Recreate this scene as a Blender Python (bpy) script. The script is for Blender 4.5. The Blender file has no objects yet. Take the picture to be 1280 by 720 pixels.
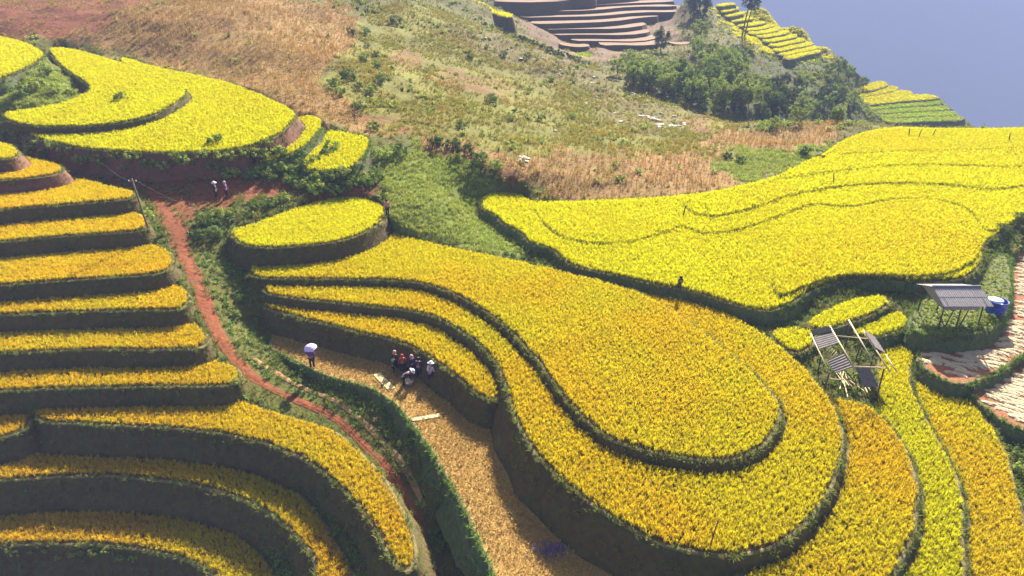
import bpy, bmesh, math, random
import numpy as np
from mathutils import Vector, Matrix, noise as mnoise

R = math.radians
rng = np.random.default_rng(7)
random.seed(7)
SC = bpy.context.scene
COL = SC.collection

# ---------------------------------------------------------------- camera
F, PITCH, HC = 853.0, R(26.0), 25.6
cam_d = bpy.data.cameras.new('camera')
cam_d.sensor_width = 36.0
cam_d.lens = F / 1280.0 * 36.0
cam_d.clip_start, cam_d.clip_end = 0.5, 6000.0
cam = bpy.data.objects.new('camera', cam_d)
cam.location = (0, 0, HC)
cam.rotation_euler = (R(90) - PITCH, 0, 0)
COL.objects.link(cam)
SC.camera = cam

# ---------------------------------------------------------------- sky, sun, exposure
SUN_EL, SUN_AZ = R(34.0), R(17.0)            # azimuth measured from +Y (view direction) towards +X
world = bpy.data.worlds.new('World'); SC.world = world
world.use_nodes = True
wn = world.node_tree.nodes; wl = world.node_tree.links
wn.clear()
sky = wn.new('ShaderNodeTexSky'); sky.sky_type = 'NISHITA'; sky.sun_disc = False
sky.sun_elevation = SUN_EL; sky.sun_rotation = SUN_AZ
sky.air_density = 1.0; sky.dust_density = 3.0; sky.ozone_density = 0.4
bg = wn.new('ShaderNodeBackground'); bg.inputs['Strength'].default_value = 0.05
wo = wn.new('ShaderNodeOutputWorld')
wl.new(sky.outputs[0], bg.inputs[0]); wl.new(bg.outputs[0], wo.inputs[0])
sun_d = bpy.data.lights.new('sun', 'SUN'); sun_d.energy = 5.0; sun_d.angle = R(0.5); sun_d.color = (1.0, 0.91, 0.76)
sun = bpy.data.objects.new('sun', sun_d); COL.objects.link(sun)
sdir = Vector((math.sin(SUN_AZ) * math.cos(SUN_EL), math.cos(SUN_AZ) * math.cos(SUN_EL), math.sin(SUN_EL)))
sun.rotation_euler = sdir.to_track_quat('Z', 'Y').to_euler()
sun.location = (60, 120, 120)
vs = SC.view_settings
vs.view_transform = 'Standard'; vs.look = 'None'; vs.gamma = 1.0; vs.exposure = 1.95
vs.use_curve_mapping = False
cy = SC.cycles
cy.max_bounces = 6; cy.diffuse_bounces = 3; cy.glossy_bounces = 2; cy.transmission_bounces = 4
cy.volume_bounces = 0; cy.transparent_max_bounces = 8; cy.use_denoising = True
cy.caustics_reflective = False; cy.caustics_refractive = False
cy.volume_max_steps = 64

# ---------------------------------------------------------------- projection helpers
CP, SP = math.cos(PITCH), math.sin(PITCH)
def ray(u, v):
    a = (u - 640.0) / F; b = (360.0 - v) / F
    return np.array([a, CP + b * SP, -SP + b * CP])
def unproj(u, v, z0, gy=0.0, y0=0.0):
    d = ray(u, v)                              # z = z0 + gy (y-y0)
    t = (z0 - gy * y0 - HC) / (d[2] - gy * d[1])
    return np.array([d[0] * t, d[1] * t, HC + d[2] * t])
def at_y(u, v, y):
    d = ray(u, v); t = y / d[1]
    return np.array([d[0] * t, y, HC + d[2] * t])
def project(x, y, z):
    dep = y * CP - (z - HC) * SP
    up = y * SP + (z - HC) * CP
    dep = np.maximum(dep, 0.5)
    return 640 + F * x / dep, 360 - F * up / dep
def in_view(x, y, z, m=90):
    u, v = project(x, y, z)
    return (u > -m) & (u < 1280 + m) & (v > -m) & (v < 720 + m) & (y > 3)

def chaikin(p, it=2, closed=True):
    p = np.asarray(p, float)
    for _ in range(it):
        q = np.roll(p, -1, 0) if closed else p[1:]
        a = p if closed else p[:-1]
        n = np.empty((2 * len(a), p.shape[1]))
        n[0::2] = .75 * a + .25 * q; n[1::2] = .25 * a + .75 * q
        if not closed: n = np.vstack([p[:1], n, p[-1:]])
        p = n
    return p
def resample(p, step, closed=True):
    q = np.vstack([p, p[:1]]) if closed else p
    s = np.r_[0, np.cumsum(np.linalg.norm(np.diff(q, axis=0), axis=1))]
    n = max(4, int(s[-1] / step))
    t = np.linspace(0, s[-1], n, endpoint=not closed)
    return np.stack([np.interp(t, s, q[:, k]) for k in range(p.shape[1])], 1)
def area2(p):
    x, y = p[:, 0], p[:, 1]
    return .5 * np.sum(x * np.roll(y, -1) - y * np.roll(x, -1))
def inside(px, py, poly):
    r = np.zeros(px.shape, bool)
    x, y = poly[:, 0], poly[:, 1]
    x2, y2 = np.roll(x, -1), np.roll(y, -1)
    for a, b, c, d in zip(x, y, x2, y2):
        if b == d: continue
        m = (b > py) != (d > py)
        if m.any(): r ^= m & (px < (c - a) * (py - b) / (d - b) + a)
    return r
def dist_poly(px, py, poly):
    d = np.full(px.shape, 1e9)
    x, y = poly[:, 0], poly[:, 1]
    x2, y2 = np.roll(x, -1), np.roll(y, -1)
    for a, b, c, e in zip(x, y, x2, y2):
        dx, dy = c - a, e - b
        l = dx * dx + dy * dy + 1e-12
        t = np.clip(((px - a) * dx + (py - b) * dy) / l, 0, 1)
        d = np.minimum(d, (px - a - t * dx) ** 2 + (py - b - t * dy) ** 2)
    return np.sqrt(d)
_tab = np.random.default_rng(3).random((256, 256))
def vnoise(x, y):
    xi = np.floor(x).astype(int); yi = np.floor(y).astype(int)
    fx = x - xi; fy = y - yi
    fx = fx * fx * (3 - 2 * fx); fy = fy * fy * (3 - 2 * fy)
    g = lambda i, j: _tab[(xi + i) % 256, (yi + j) % 256]
    return (g(0, 0) * (1 - fx) + g(1, 0) * fx) * (1 - fy) + (g(0, 1) * (1 - fx) + g(1, 1) * fx) * fy - .5
def fbm(x, y, o=4):
    s = 0; a = 1.0
    for k in range(o):
        s = s + a * vnoise(x * 2 ** k + 17 * k, y * 2 ** k + 31 * k); a *= .5
    return s

# ---------------------------------------------------------------- object helpers
def tag(o, label=None, cat=None, group=None, kind=None):
    if label: o['label'] = label
    if cat: o['category'] = cat
    if group: o['group'] = group
    if kind: o['kind'] = kind
    return o
def empty(name, loc=(0, 0, 0), rz=0.0, parent=None):
    o = bpy.data.objects.new(name, None); COL.objects.link(o)
    o.location = loc; o.rotation_euler = (0, 0, rz); o.empty_display_size = .3
    if parent: o.parent = parent
    return o
def mesh_obj(name, verts, faces, mat, parent=None, smooth=False, link=True):
    me = bpy.data.meshes.new(name)
    me.from_pydata([tuple(map(float, v)) for v in verts] if not isinstance(verts, np.ndarray) else verts.tolist(), [], faces)
    if mat:
        for m in (mat if isinstance(mat, (list, tuple)) else [mat]): me.materials.append(m)
    if smooth: me.polygons.foreach_set('use_smooth', [True] * len(me.polygons))
    me.update()
    o = bpy.data.objects.new(name, me)
    if link: COL.objects.link(o)
    if parent: o.parent = parent
    return o
def share(name, me, parent=None, loc=(0, 0, 0), rot=(0, 0, 0), scl=(1, 1, 1)):
    o = bpy.data.objects.new(name, me); COL.objects.link(o)
    o.location = loc; o.rotation_euler = rot; o.scale = scl
    if parent: o.parent = parent
    return o
class MB:
    """collects boxes and tubes for ONE mesh"""
    def __init__(s): s.v = []; s.f = []
    def tube(s, a, b, r0, r1=None, n=7, cap=True, bend=0.0):
        a = Vector(a); b = Vector(b); r1 = r0 if r1 is None else r1
        d = b - a; q = d.to_track_quat('Z', 'Y'); rings = 4 if bend else 2
        base = len(s.v); side = q @ Vector((1, 0, 0))
        for k in range(rings):
            t = k / (rings - 1); c = a.lerp(b, t) + side * bend * math.sin(math.pi * t)
            r = r0 + (r1 - r0) * t
            for i in range(n):
                an = 2 * math.pi * i / n
                s.v.append(c + q @ Vector((r * math.cos(an), r * math.sin(an), 0)))
        for k in range(rings - 1):
            for i in range(n):
                j = (i + 1) % n
                s.f.append((base + k * n + i, base + k * n + j, base + k * n + n + j, base + k * n + n + i))
        if cap:
            s.f.append(tuple(base + i for i in reversed(range(n))))
            s.f.append(tuple(base + (rings - 1) * n + i for i in range(n)))
        return s
    def box(s, c, size, rot=None):
        base = len(s.v); c = Vector(c); m = rot or Matrix.Identity(3)
        for x in (-.5, .5):
            for y in (-.5, .5):
                for z in (-.5, .5):
                    s.v.append(c + m @ Vector((x * size[0], y * size[1], z * size[2])))
        for f in ((0, 1, 3, 2), (4, 6, 7, 5), (0, 4, 5, 1), (2, 3, 7, 6), (0, 2, 6, 4), (1, 5, 7, 3)):
            s.f.append(tuple(base + i for i in f))
        return s
    def lathe(s, prof, n=16, c=(0, 0, 0)):
        base = len(s.v); c = Vector(c)
        for r, z in prof:
            for i in range(n):
                a = 2 * math.pi * i / n
                s.v.append(c + Vector((r * math.cos(a), r * math.sin(a), z)))
        for k in range(len(prof) - 1):
            for i in range(n):
                j = (i + 1) % n
                s.f.append((base + k * n + i, base + k * n + j, base + k * n + n + j, base + k * n + n + i))
        s.f.append(tuple(base + i for i in reversed(range(n))))
        s.f.append(tuple(base + (len(prof) - 1) * n + i for i in range(n)))
        return s
    def build(s, name, mat, parent=None, smooth=False):
        return mesh_obj(name, s.v, s.f, mat, parent, smooth)

# ---------------------------------------------------------------- materials
def mat_base(name):
    m = bpy.data.materials.new(name); m.use_nodes = True
    nt = m.node_tree; nt.nodes.clear()
    return m, nt, nt.nodes, nt.links
def noise_mix(N, L, cols, scale, detail=5, coord=None, pos=None):
    t = N.new('ShaderNodeTexNoise'); t.inputs['Scale'].default_value = scale; t.inputs['Detail'].default_value = detail
    if coord: L.new(coord, t.inputs['Vector'])
    r = N.new('ShaderNodeValToRGB'); e = r.color_ramp.elements
    pos = pos or np.linspace(.33, .67, len(cols))
    while len(e) < len(cols): e.new(.5)
    for k, c in enumerate(cols): e[k].position = pos[k]; e[k].color = (*c, 1)
    L.new(t.outputs['Fac'], r.inputs['Fac'])
    return r.outputs['Color'], t
def surf_mat(name, cols, scale=1.0, rough=.9, bump=.3, bscale=None, cols2=None, scale2=None, fac2=.5, detail=6, bdist=.1, spec=.2):
    m, nt, N, L = mat_base(name)
    tc = N.new('ShaderNodeNewGeometry')
    c, t = noise_mix(N, L, cols, scale, detail, tc.outputs['Position'])
    if cols2:
        c2, t2 = noise_mix(N, L, cols2, scale2, 4, tc.outputs['Position'])
        mx = N.new('ShaderNodeMix'); mx.data_type = 'RGBA'; mx.inputs[0].default_value = fac2
        L.new(c, mx.inputs[6]); L.new(c2, mx.inputs[7]); c = mx.outputs[2]
    p = N.new('ShaderNodeBsdfPrincipled'); p.inputs['Roughness'].default_value = rough
    p.inputs['Specular IOR Level'].default_value = spec
    L.new(c, p.inputs['Base Color'])
    if bump:
        b = N.new('ShaderNodeBump'); b.inputs['Strength'].default_value = bump; b.inputs['Distance'].default_value = bdist
        tb = N.new('ShaderNodeTexNoise'); tb.inputs['Scale'].default_value = bscale or scale * 3; tb.inputs['Detail'].default_value = 6
        L.new(tc.outputs['Position'], tb.inputs['Vector'])
        L.new(tb.outputs['Fac'], b.inputs['Height']); L.new(b.outputs['Normal'], p.inputs['Normal'])
    o = N.new('ShaderNodeOutputMaterial'); L.new(p.outputs[0], o.inputs[0])
    return m
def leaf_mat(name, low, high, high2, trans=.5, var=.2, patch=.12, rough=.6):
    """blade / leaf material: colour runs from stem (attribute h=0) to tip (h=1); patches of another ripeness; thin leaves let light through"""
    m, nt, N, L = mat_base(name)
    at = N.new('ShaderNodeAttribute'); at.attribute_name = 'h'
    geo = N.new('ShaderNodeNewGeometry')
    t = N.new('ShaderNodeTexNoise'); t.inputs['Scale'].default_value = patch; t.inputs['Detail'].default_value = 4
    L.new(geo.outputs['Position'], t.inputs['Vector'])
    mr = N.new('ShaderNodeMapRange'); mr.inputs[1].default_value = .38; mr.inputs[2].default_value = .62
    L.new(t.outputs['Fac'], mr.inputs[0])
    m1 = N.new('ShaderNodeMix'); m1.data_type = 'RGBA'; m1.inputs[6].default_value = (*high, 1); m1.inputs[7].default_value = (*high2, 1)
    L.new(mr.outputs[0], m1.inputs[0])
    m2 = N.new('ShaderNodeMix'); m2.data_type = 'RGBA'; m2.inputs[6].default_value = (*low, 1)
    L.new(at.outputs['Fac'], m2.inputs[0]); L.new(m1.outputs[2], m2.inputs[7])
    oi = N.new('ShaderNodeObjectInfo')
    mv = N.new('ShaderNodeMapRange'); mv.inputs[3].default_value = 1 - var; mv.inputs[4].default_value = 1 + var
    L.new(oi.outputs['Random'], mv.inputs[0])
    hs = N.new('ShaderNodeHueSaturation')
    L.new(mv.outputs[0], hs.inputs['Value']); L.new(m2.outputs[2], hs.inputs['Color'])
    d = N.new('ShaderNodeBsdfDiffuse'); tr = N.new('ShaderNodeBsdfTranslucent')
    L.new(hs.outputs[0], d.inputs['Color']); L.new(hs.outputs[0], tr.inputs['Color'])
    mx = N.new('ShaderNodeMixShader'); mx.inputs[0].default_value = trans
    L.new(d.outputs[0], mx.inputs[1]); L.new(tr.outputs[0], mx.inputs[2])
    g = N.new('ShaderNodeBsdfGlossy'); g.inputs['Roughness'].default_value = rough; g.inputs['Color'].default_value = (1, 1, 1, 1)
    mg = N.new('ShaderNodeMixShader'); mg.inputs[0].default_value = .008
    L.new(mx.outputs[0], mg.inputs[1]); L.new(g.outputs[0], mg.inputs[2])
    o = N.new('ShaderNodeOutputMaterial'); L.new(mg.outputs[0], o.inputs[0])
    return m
def plain(name, col, rough=.7, var=.12, scale=6, metal=0, bump=.15):
    c = np.array(col)
    return surf_mat(name, [tuple(c * (1 - var)), tuple(np.minimum(c * (1 + var), 1))], scale, rough, bump, scale * 3, bdist=.02)

M = {}
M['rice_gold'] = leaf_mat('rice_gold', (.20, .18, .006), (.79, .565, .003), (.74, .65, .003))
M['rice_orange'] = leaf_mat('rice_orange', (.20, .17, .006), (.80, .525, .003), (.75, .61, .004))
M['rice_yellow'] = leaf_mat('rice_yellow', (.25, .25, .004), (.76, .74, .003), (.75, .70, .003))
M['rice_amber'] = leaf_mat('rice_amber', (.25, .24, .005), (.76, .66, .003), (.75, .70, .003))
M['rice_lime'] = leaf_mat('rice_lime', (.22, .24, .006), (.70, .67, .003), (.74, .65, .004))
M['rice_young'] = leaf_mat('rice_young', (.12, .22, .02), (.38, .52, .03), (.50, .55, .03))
M['grass'] = leaf_mat('grass', (.09, .11, .02), (.17, .25, .03), (.26, .26, .05), patch=.5, trans=.35)
M['grass_lush'] = leaf_mat('grass_lush', (.07, .13, .02), (.15, .28, .04), (.22, .30, .05), patch=.35, trans=.35)
M['grass_olive'] = leaf_mat('grass_olive', (.17, .15, .02), (.35, .35, .04), (.42, .32, .05), patch=.15, trans=.3)
M['meadow'] = leaf_mat('meadow', (.16, .20, .03), (.34, .42, .06), (.40, .44, .075), patch=.25, trans=.4)
M['straw'] = leaf_mat('straw', (.25, .15, .04), (.56, .37, .105), (.50, .32, .085), patch=.4, trans=.25)
M['corn'] = leaf_mat('corn', (.21, .12, .035), (.48, .29, .085), (.43, .32, .09), patch=.1, trans=.3)
M['leaf'] = leaf_mat('leaf', (.07, .11, .02), (.16, .25, .045), (.22, .28, .06), patch=.7, trans=.3)
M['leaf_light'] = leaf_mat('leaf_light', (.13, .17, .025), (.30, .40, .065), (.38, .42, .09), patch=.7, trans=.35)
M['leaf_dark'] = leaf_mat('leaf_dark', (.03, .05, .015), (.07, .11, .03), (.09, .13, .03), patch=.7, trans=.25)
M['purple'] = leaf_mat('purple', (.06, .03, .07), (.16, .10, .28), (.22, .14, .30), patch=1.0, trans=.2)
M['bank'] = surf_mat('bank', [(.09, .054, .022), (.12, .074, .027), (.08, .076, .019)], .8, .95, .8, 5, cols2=[(.04, .03, .016), (.08, .09, .02)], scale2=3.0)
M['bank_green'] = surf_mat('bank_green', [(.07, .065, .035), (.10, .12, .045), (.09, .14, .05)], 1.1, .95, .8, 5, cols2=[(.05, .06, .03), (.12, .15, .05)], scale2=4.0)
M['bank_red'] = surf_mat('bank_red', [(.14, .055, .035), (.18, .075, .045), (.11, .06, .035)], .6, .95, .8, 4, cols2=[(.09, .045, .03), (.16, .08, .05)], scale2=3.0)
M['bund'] = surf_mat('bund', [(.09, .07, .03), (.17, .14, .06), (.10, .11, .03)], 1.2, .95, .6, 9, cols2=[(.07, .07, .02), (.20, .16, .08)], scale2=5)
M['mud'] = surf_mat('mud', [(.10, .065, .035), (.15, .10, .05)], 1.5, .9, .5, 6)
M['stubble_soil'] = surf_mat('stubble_soil', [(.25, .145, .045), (.33, .20, .06), (.23, .15, .042)], 1.2, .95, .5, 8, cols2=[(.21, .125, .035), (.40, .27, .085)], scale2=9)
M['red_soil'] = surf_mat('red_soil', [(.20, .07, .032), (.26, .095, .042), (.22, .09, .045)], 1.0, .95, .6, 7, cols2=[(.17, .06, .028), (.28, .12, .06)], scale2=6)
M['path'] = surf_mat('path', [(.13, .034, .011), (.19, .05, .016), (.12, .05, .02)], .9, .95, .9, 4, cols2=[(.08, .028, .011), (.22, .07, .025)], scale2=3)
M['track'] = surf_mat('track', [(.26, .15, .07), (.34, .20, .09)], 1.2, .95, .7, 6, cols2=[(.18, .11, .05), (.36, .22, .10)], scale2=4)
M['brown_soil'] = surf_mat('brown_soil', [(.14, .08, .045), (.19, .11, .065), (.15, .095, .045)], .5, .95, .4, 3, cols2=[(.12, .07, .04), (.20, .125, .075)], scale2=3)
M['wood'] = surf_mat('wood', [(.40, .30, .20), (.52, .42, .30)], 4, .8, .4, 20, bdist=.02)
M['dark_wood'] = surf_mat('dark_wood', [(.07, .05, .035), (.12, .09, .06)], 5, .85, .4, 20, bdist=.02)
M['plank'] = surf_mat('plank', [(.55, .44, .24), (.66, .54, .32)], 3, .7, .2, 25, bdist=.01)
M['cement_sheet'] = surf_mat('cement_sheet', [(.22, .20, .215), (.29, .265, .28), (.26, .235, .25)], 1.6, .75, .25, 12, cols2=[(.19, .17, .18), (.32, .30, .31)], scale2=7, bdist=.02)
M['old_sheet'] = surf_mat('old_sheet', [(.13, .115, .12), (.19, .17, .175), (.15, .13, .125)], 2.0, .8, .3, 12, cols2=[(.10, .08, .075), (.21, .19, .195)], scale2=6, bdist=.02)
M['pole_wood'] = surf_mat('pole_wood', [(.16, .11, .07), (.24, .17, .11)], 5, .85, .4, 20, bdist=.02)
M['blue'] = plain('blue', (.02, .07, .42), .35, .2, 3)
M['white'] = plain('white', (.75, .74, .76), .5, .06, 5)
M['rock'] = surf_mat('rock', [(.38, .33, .30), (.52, .46, .43)], 2.5, .85, .6, 8)
M['white_rock'] = surf_mat('white_rock', [(.44, .35, .34), (.60, .51, .49)], 2.5, .8, .6, 8)
M['bark'] = surf_mat('bark', [(.10, .07, .05), (.17, .13, .10)], 4, .9, .6, 20)
M['skin'] = plain('skin', (.36, .19, .12), .5, .05)
for nm, c in dict(cloth_black=(.02, .018, .025), cloth_indigo=(.025, .025, .09), cloth_red=(.36, .05, .04), cloth_purple=(.16, .06, .24), cloth_lilac=(.50, .44, .58), cloth_green=(.20, .42, .28), cloth_pink=(.50, .22, .26), cloth_grey=(.22, .21, .24), cloth_lavender=(.62, .50, .80)).items():
    M[nm] = plain(nm, c, .85, .15, 14)
M['hair'] = plain('hair', (.012, .01, .01), .5)

# ---------------------------------------------------------------- scatter (geometry nodes) for uncountable blades
def build_scatter():
    g = bpy.data.node_groups.new('scatter', 'GeometryNodeTree')
    g.interface.new_socket('Geometry', in_out='INPUT', socket_type='NodeSocketGeometry')
    g.interface.new_socket('Geometry', in_out='OUTPUT', socket_type='NodeSocketGeometry')
    N, L = g.nodes, g.links
    gi = N.new('NodeGroupInput'); go = N.new('NodeGroupOutput')
    def attr(nm, ty):
        a = N.new('GeometryNodeInputNamedAttribute'); a.data_type = ty; a.inputs['Name'].default_value = nm
        return a.outputs['Attribute']
    sep = N.new('GeometryNodeSeparateGeometry'); sep.domain = 'POINT'
    L.new(gi.outputs[0], sep.inputs[0]); L.new(attr('is_tuft', 'BOOLEAN'), sep.inputs['Selection'])
    sp = N.new('GeometryNodeSplitToInstances'); sp.domain = 'POINT'
    L.new(sep.outputs['Selection'], sp.inputs[0]); L.new(attr('variant', 'INT'), sp.inputs['Group ID'])
    ip = N.new('GeometryNodeInstanceOnPoints')
    L.new(sep.outputs['Inverted'], ip.inputs['Points']); L.new(sp.outputs[0], ip.inputs['Instance'])
    ip.inputs['Pick Instance'].default_value = True
    L.new(attr('variant', 'INT'), ip.inputs['Instance Index'])
    L.new(attr('rot', 'FLOAT_VECTOR'), ip.inputs['Rotation'])
    L.new(attr('scl', 'FLOAT_VECTOR'), ip.inputs['Scale'])
    L.new(ip.outputs[0], go.inputs[0])
    return g
SCATTER = build_scatter()

def blade(v, f, h, a, lean, hgt, w, droop, r0=.03, jit=0.0):
    """one curved leaf blade: three cross sections and a tip"""
    ca, sa = math.cos(a), math.sin(a); b = len(v)
    px, py = -sa, ca
    ox, oy = r0 * ca + jit * random.uniform(-1, 1), r0 * sa + jit * random.uniform(-1, 1)
    for k, (t, ww) in enumerate(((0, .6), (.55, 1.0), (.85, .8))):
        r = lean * t * t
        z = hgt * (t - droop * max(0, t - .5) ** 2)
        for s in (-1, 1):
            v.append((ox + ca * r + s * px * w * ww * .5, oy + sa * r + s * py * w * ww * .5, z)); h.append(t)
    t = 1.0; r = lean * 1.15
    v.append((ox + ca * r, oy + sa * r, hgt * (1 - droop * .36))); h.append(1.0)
    f += [(b, b + 1, b + 3, b + 2), (b + 2, b + 3, b + 5, b + 4), (b + 4, b + 5, b + 6)]
def tuft_set(kind, nvar=4):
    V, Fc, H, VAR = [], [], [], []
    for k in range(nvar):
        v, f, h = [], [], []
        if kind == 'rice':
            for i in range(16):
                blade(v, f, h, random.uniform(0, 6.28), random.uniform(.03, .15), random.uniform(.40, .60), random.uniform(.016, .030), random.uniform(.4, 1.6), .035, .045)
        elif kind == 'rice_far':
            for i in range(9):
                blade(v, f, h, random.uniform(0, 6.28), random.uniform(.05, .4), random.uniform(.4, .6), random.uniform(.06, .11), random.uniform(.4, 1.5), .12, .12)
        elif kind == 'grass':
            for i in range(12):
                blade(v, f, h, random.uniform(0, 6.28), random.uniform(.05, .28), random.uniform(.18, .45), random.uniform(.02, .04), random.uniform(.3, 1.2), .05, .06)
        elif kind == 'leafy':
            for i in range(12):
                blade(v, f, h, random.uniform(0, 6.28), random.uniform(.15, .4), random.uniform(.2, .55), random.uniform(.07, .14), random.uniform(.8, 2.0), .04, .12)
        elif kind == 'stubble':
            for i in range(8):
                blade(v, f, h, random.uniform(0, 6.28), random.uniform(.02, .22), random.uniform(.06, .22), random.uniform(.015, .03), random.uniform(0, 1.5), .05, .05)
        elif kind == 'corn':
            for i in range(2):
                blade(v, f, h, random.uniform(0, 6.28), random.uniform(.02, .3), random.uniform(1.1, 1.8), .07, .1, .02, .08)
            for i in range(7):
                b0 = len(v)
                blade(v, f, h, random.uniform(0, 6.28), random.uniform(.3, .65), random.uniform(.3, .7), random.uniform(.06, .11), random.uniform(1.0, 2.6), .02, .08)
                zz = random.uniform(.1, .9)
                for q in range(b0, len(v)): v[q] = (v[q][0], v[q][1], v[q][2] * .6 + zz)
        o = len(V)
        V += v; H += h; Fc += [tuple(o + i for i in q) for q in f]; VAR += [k] * len(v)
    return V, Fc, H, VAR
TUFTS = {k: tuft_set(k) for k in ('rice', 'rice_far', 'grass', 'leafy', 'stubble', 'corn')}

def scatter_obj(name, kind, pts, mat, scl=(.8, 1.2), parent=None, tilt=.12, zs=None, lean=None, label=None, cat=None):
    """points carry instanced blades; ONE uncountable mass"""
    pts = np.asarray(pts, float).reshape(-1, 3)
    if len(pts) == 0: return None
    V, Fc, H, VAR = TUFTS[kind]
    n = len(pts)
    me = bpy.data.meshes.new(name)
    me.from_pydata(V + pts.tolist(), [], Fc)
    me.materials.append(mat)
    nv = len(V)
    def att(nm, ty, arr, key='value'):
        a = me.attributes.new(nm, ty, 'POINT'); a.data.foreach_set(key, np.ascontiguousarray(arr).ravel())
    att('is_tuft', 'BOOLEAN', np.r_[np.ones(nv, bool), np.zeros(n, bool)])
    att('variant', 'INT', np.r_[np.array(VAR), rng.integers(0, 4, n)].astype(np.int32))
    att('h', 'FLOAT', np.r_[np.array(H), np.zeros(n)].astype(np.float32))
    rot = np.zeros((nv + n, 3), np.float32)
    rot[nv:, 0] = rng.normal(0, tilt, n); rot[nv:, 1] = rng.normal(0, tilt, n); rot[nv:, 2] = rng.uniform(0, 6.28, n)
    if lean is not None: rot[nv:, :2] += lean
    att('rot', 'FLOAT_VECTOR', rot, 'vector')
    s = np.ones((nv + n, 3), np.float32); k = rng.uniform(scl[0], scl[1], n)
    s[nv:] = k[:, None]; s[nv:, 2] *= rng.uniform(.85, 1.15, n)
    if zs is not None: s[nv:] *= np.asarray(zs)[:, None]
    att('scl', 'FLOAT_VECTOR', s, 'vector')
    o = bpy.data.objects.new(name, me); COL.objects.link(o)
    md = o.modifiers.new('scatter', 'NODES'); md.node_group = SCATTER
    o['kind'] = 'stuff'
    if parent: o.parent = parent
    if label: o['label'] = label
    if cat: o['category'] = cat
    return o

#PART2
# ---------------------------------------------------------------- terraces: outline in photo pixels, level in metres
T = []
def terr(key, name, label, z, pts, mat='rice_gold', crop='rice', gy=0.0, y0=0.0, drop=1.2, back=None, bank='bank', space=.135, skirt=None, it=2, group=None, soil='mud', cat='rice terrace', batter=2.0, step=.4, grass=2.2, front_ny=-.15, rice_inset=.16, soft=False):
    p3 = np.array([unproj(u, v, z, gy, y0) for u, v in pts])
    p = chaikin(p3[:, :2], it)
    p = resample(p, step)
    if area2(p) < 0: p = p[::-1]
    tn = np.roll(p, -2, 0) - np.roll(p, 2, 0); tn /= np.linalg.norm(tn, axis=1)[:, None] + 1e-9
    s_ = np.arange(len(p)) * step
    p = p + np.stack([tn[:, 1], -tn[:, 0]], 1) * (fbm(s_ * .28 + z * 7, np.full(len(p), 2.3), 3) * .18 + fbm(s_ * 1.1 + z, np.full(len(p), 5.1), 2) * .05)[:, None]
    T.append(dict(key=key, name=name, label=label, z=z, gy=gy, y0=y0, p=p, mat=mat, crop=crop, drop=drop, back=back, bank=bank, space=space,
                  skirt=skirt or drop * 1.35 + .7, group=group, soil=soil, cat=cat, batter=batter, grass=grass, fny=front_ny, inset=rice_inset, soft=soft))
def plane(t, y): return t['z'] + t['gy'] * (y - t['y0'])

RT = 'rice_terrace'
# left flight of terraces beside the red path, top to bottom
terr('L0', RT, 'tiny rice terrace at the top of the flight beside the red path', 9.0, [(-200, 208), (0, 201), (20, 199), (26, 192), (18, 184), (0, 178), (-200, 170)], 'rice_gold', drop=1.15, bank='bank_red')
terr('L1', RT, 'short rice terrace second from the top of the stepped flight beside the path', 7.8, [(-220, 240), (0, 227), (50, 223), (75, 218), (82, 212), (70, 206), (0, 190), (-220, 195)], 'rice_orange', drop=1.15, bank='bank_red')
terr('L2', RT, 'golden rice terrace third in the stepped flight, just above the leaning pole', 6.6, [(-250, 284), (-100, 273), (0, 264), (60, 259), (120, 254), (160, 251), (172, 246), (168, 240), (140, 236), (90, 220), (-250, 220)], 'rice_orange', drop=1.15)
terr('L3', RT, 'golden rice terrace whose right end reaches the foot of the leaning pole', 5.4, [(-260, 330), (-100, 316), (0, 304), (60, 298), (133, 293), (178, 290), (188, 284), (186, 274), (170, 267), (100, 250), (-260, 255)], 'rice_orange', drop=1.2)
terr('L4', RT, 'wide golden rice terrace with trampled streaks, one step below the leaning pole', 4.15, [(-280, 380), (-100, 366), (0, 357), (67, 353), (133, 348), (200, 344), (217, 336), (217, 320), (205, 312), (180, 305), (-280, 290)], 'rice_orange', drop=1.15)
terr('L5', RT, 'narrow golden rice terrace between the trampled one and the green weed clump', 2.95, [(-300, 420), (-100, 402), (0, 395), (100, 391), (200, 389), (228, 388), (240, 378), (234, 364), (215, 356), (-300, 345)], 'rice_orange', drop=1.15)
terr('L6', RT, 'golden rice terrace beside the sunlit bend of the red path', 1.75, [(-320, 465), (-100, 449), (0, 443), (67, 440), (150, 438), (233, 438), (255, 436), (262, 425), (256, 413), (235, 403), (-320, 390)], 'rice_orange', drop=1.2)
terr('L7', RT, 'long straight golden rice terrace above the big curving one', .6, [(-340, 512), (-100, 496), (0, 490), (133, 485), (230, 484), (283, 484), (300, 480), (303, 468), (294, 458), (265, 450), (-340, 435)], 'rice_orange', drop=1.2)
terr('L8b', RT, 'stub of rice terrace left of the big curving one, split off by a notch', -.85, [(-360, 600), (-100, 563), (0, 548), (25, 541), (38, 532), (40, 518), (25, 505), (-360, 500)], 'rice_orange', drop=1.3)
terr('L8', RT, 'big golden rice terrace curving down along the red path to a rounded tip', -.6, [(43, 531), (133, 532), (217, 535), (300, 547), (353, 561), (393, 583), (427, 613), (454, 640), (477, 677), (492, 706), (507, 717), (519, 714), (522, 697), (515, 667), (500, 630), (480, 597), (454, 567), (427, 545), (400, 533), (367, 523), (330, 512), (300, 500), (200, 480), (46, 490), (45, 510)], 'rice_orange', drop=1.5)
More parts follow.
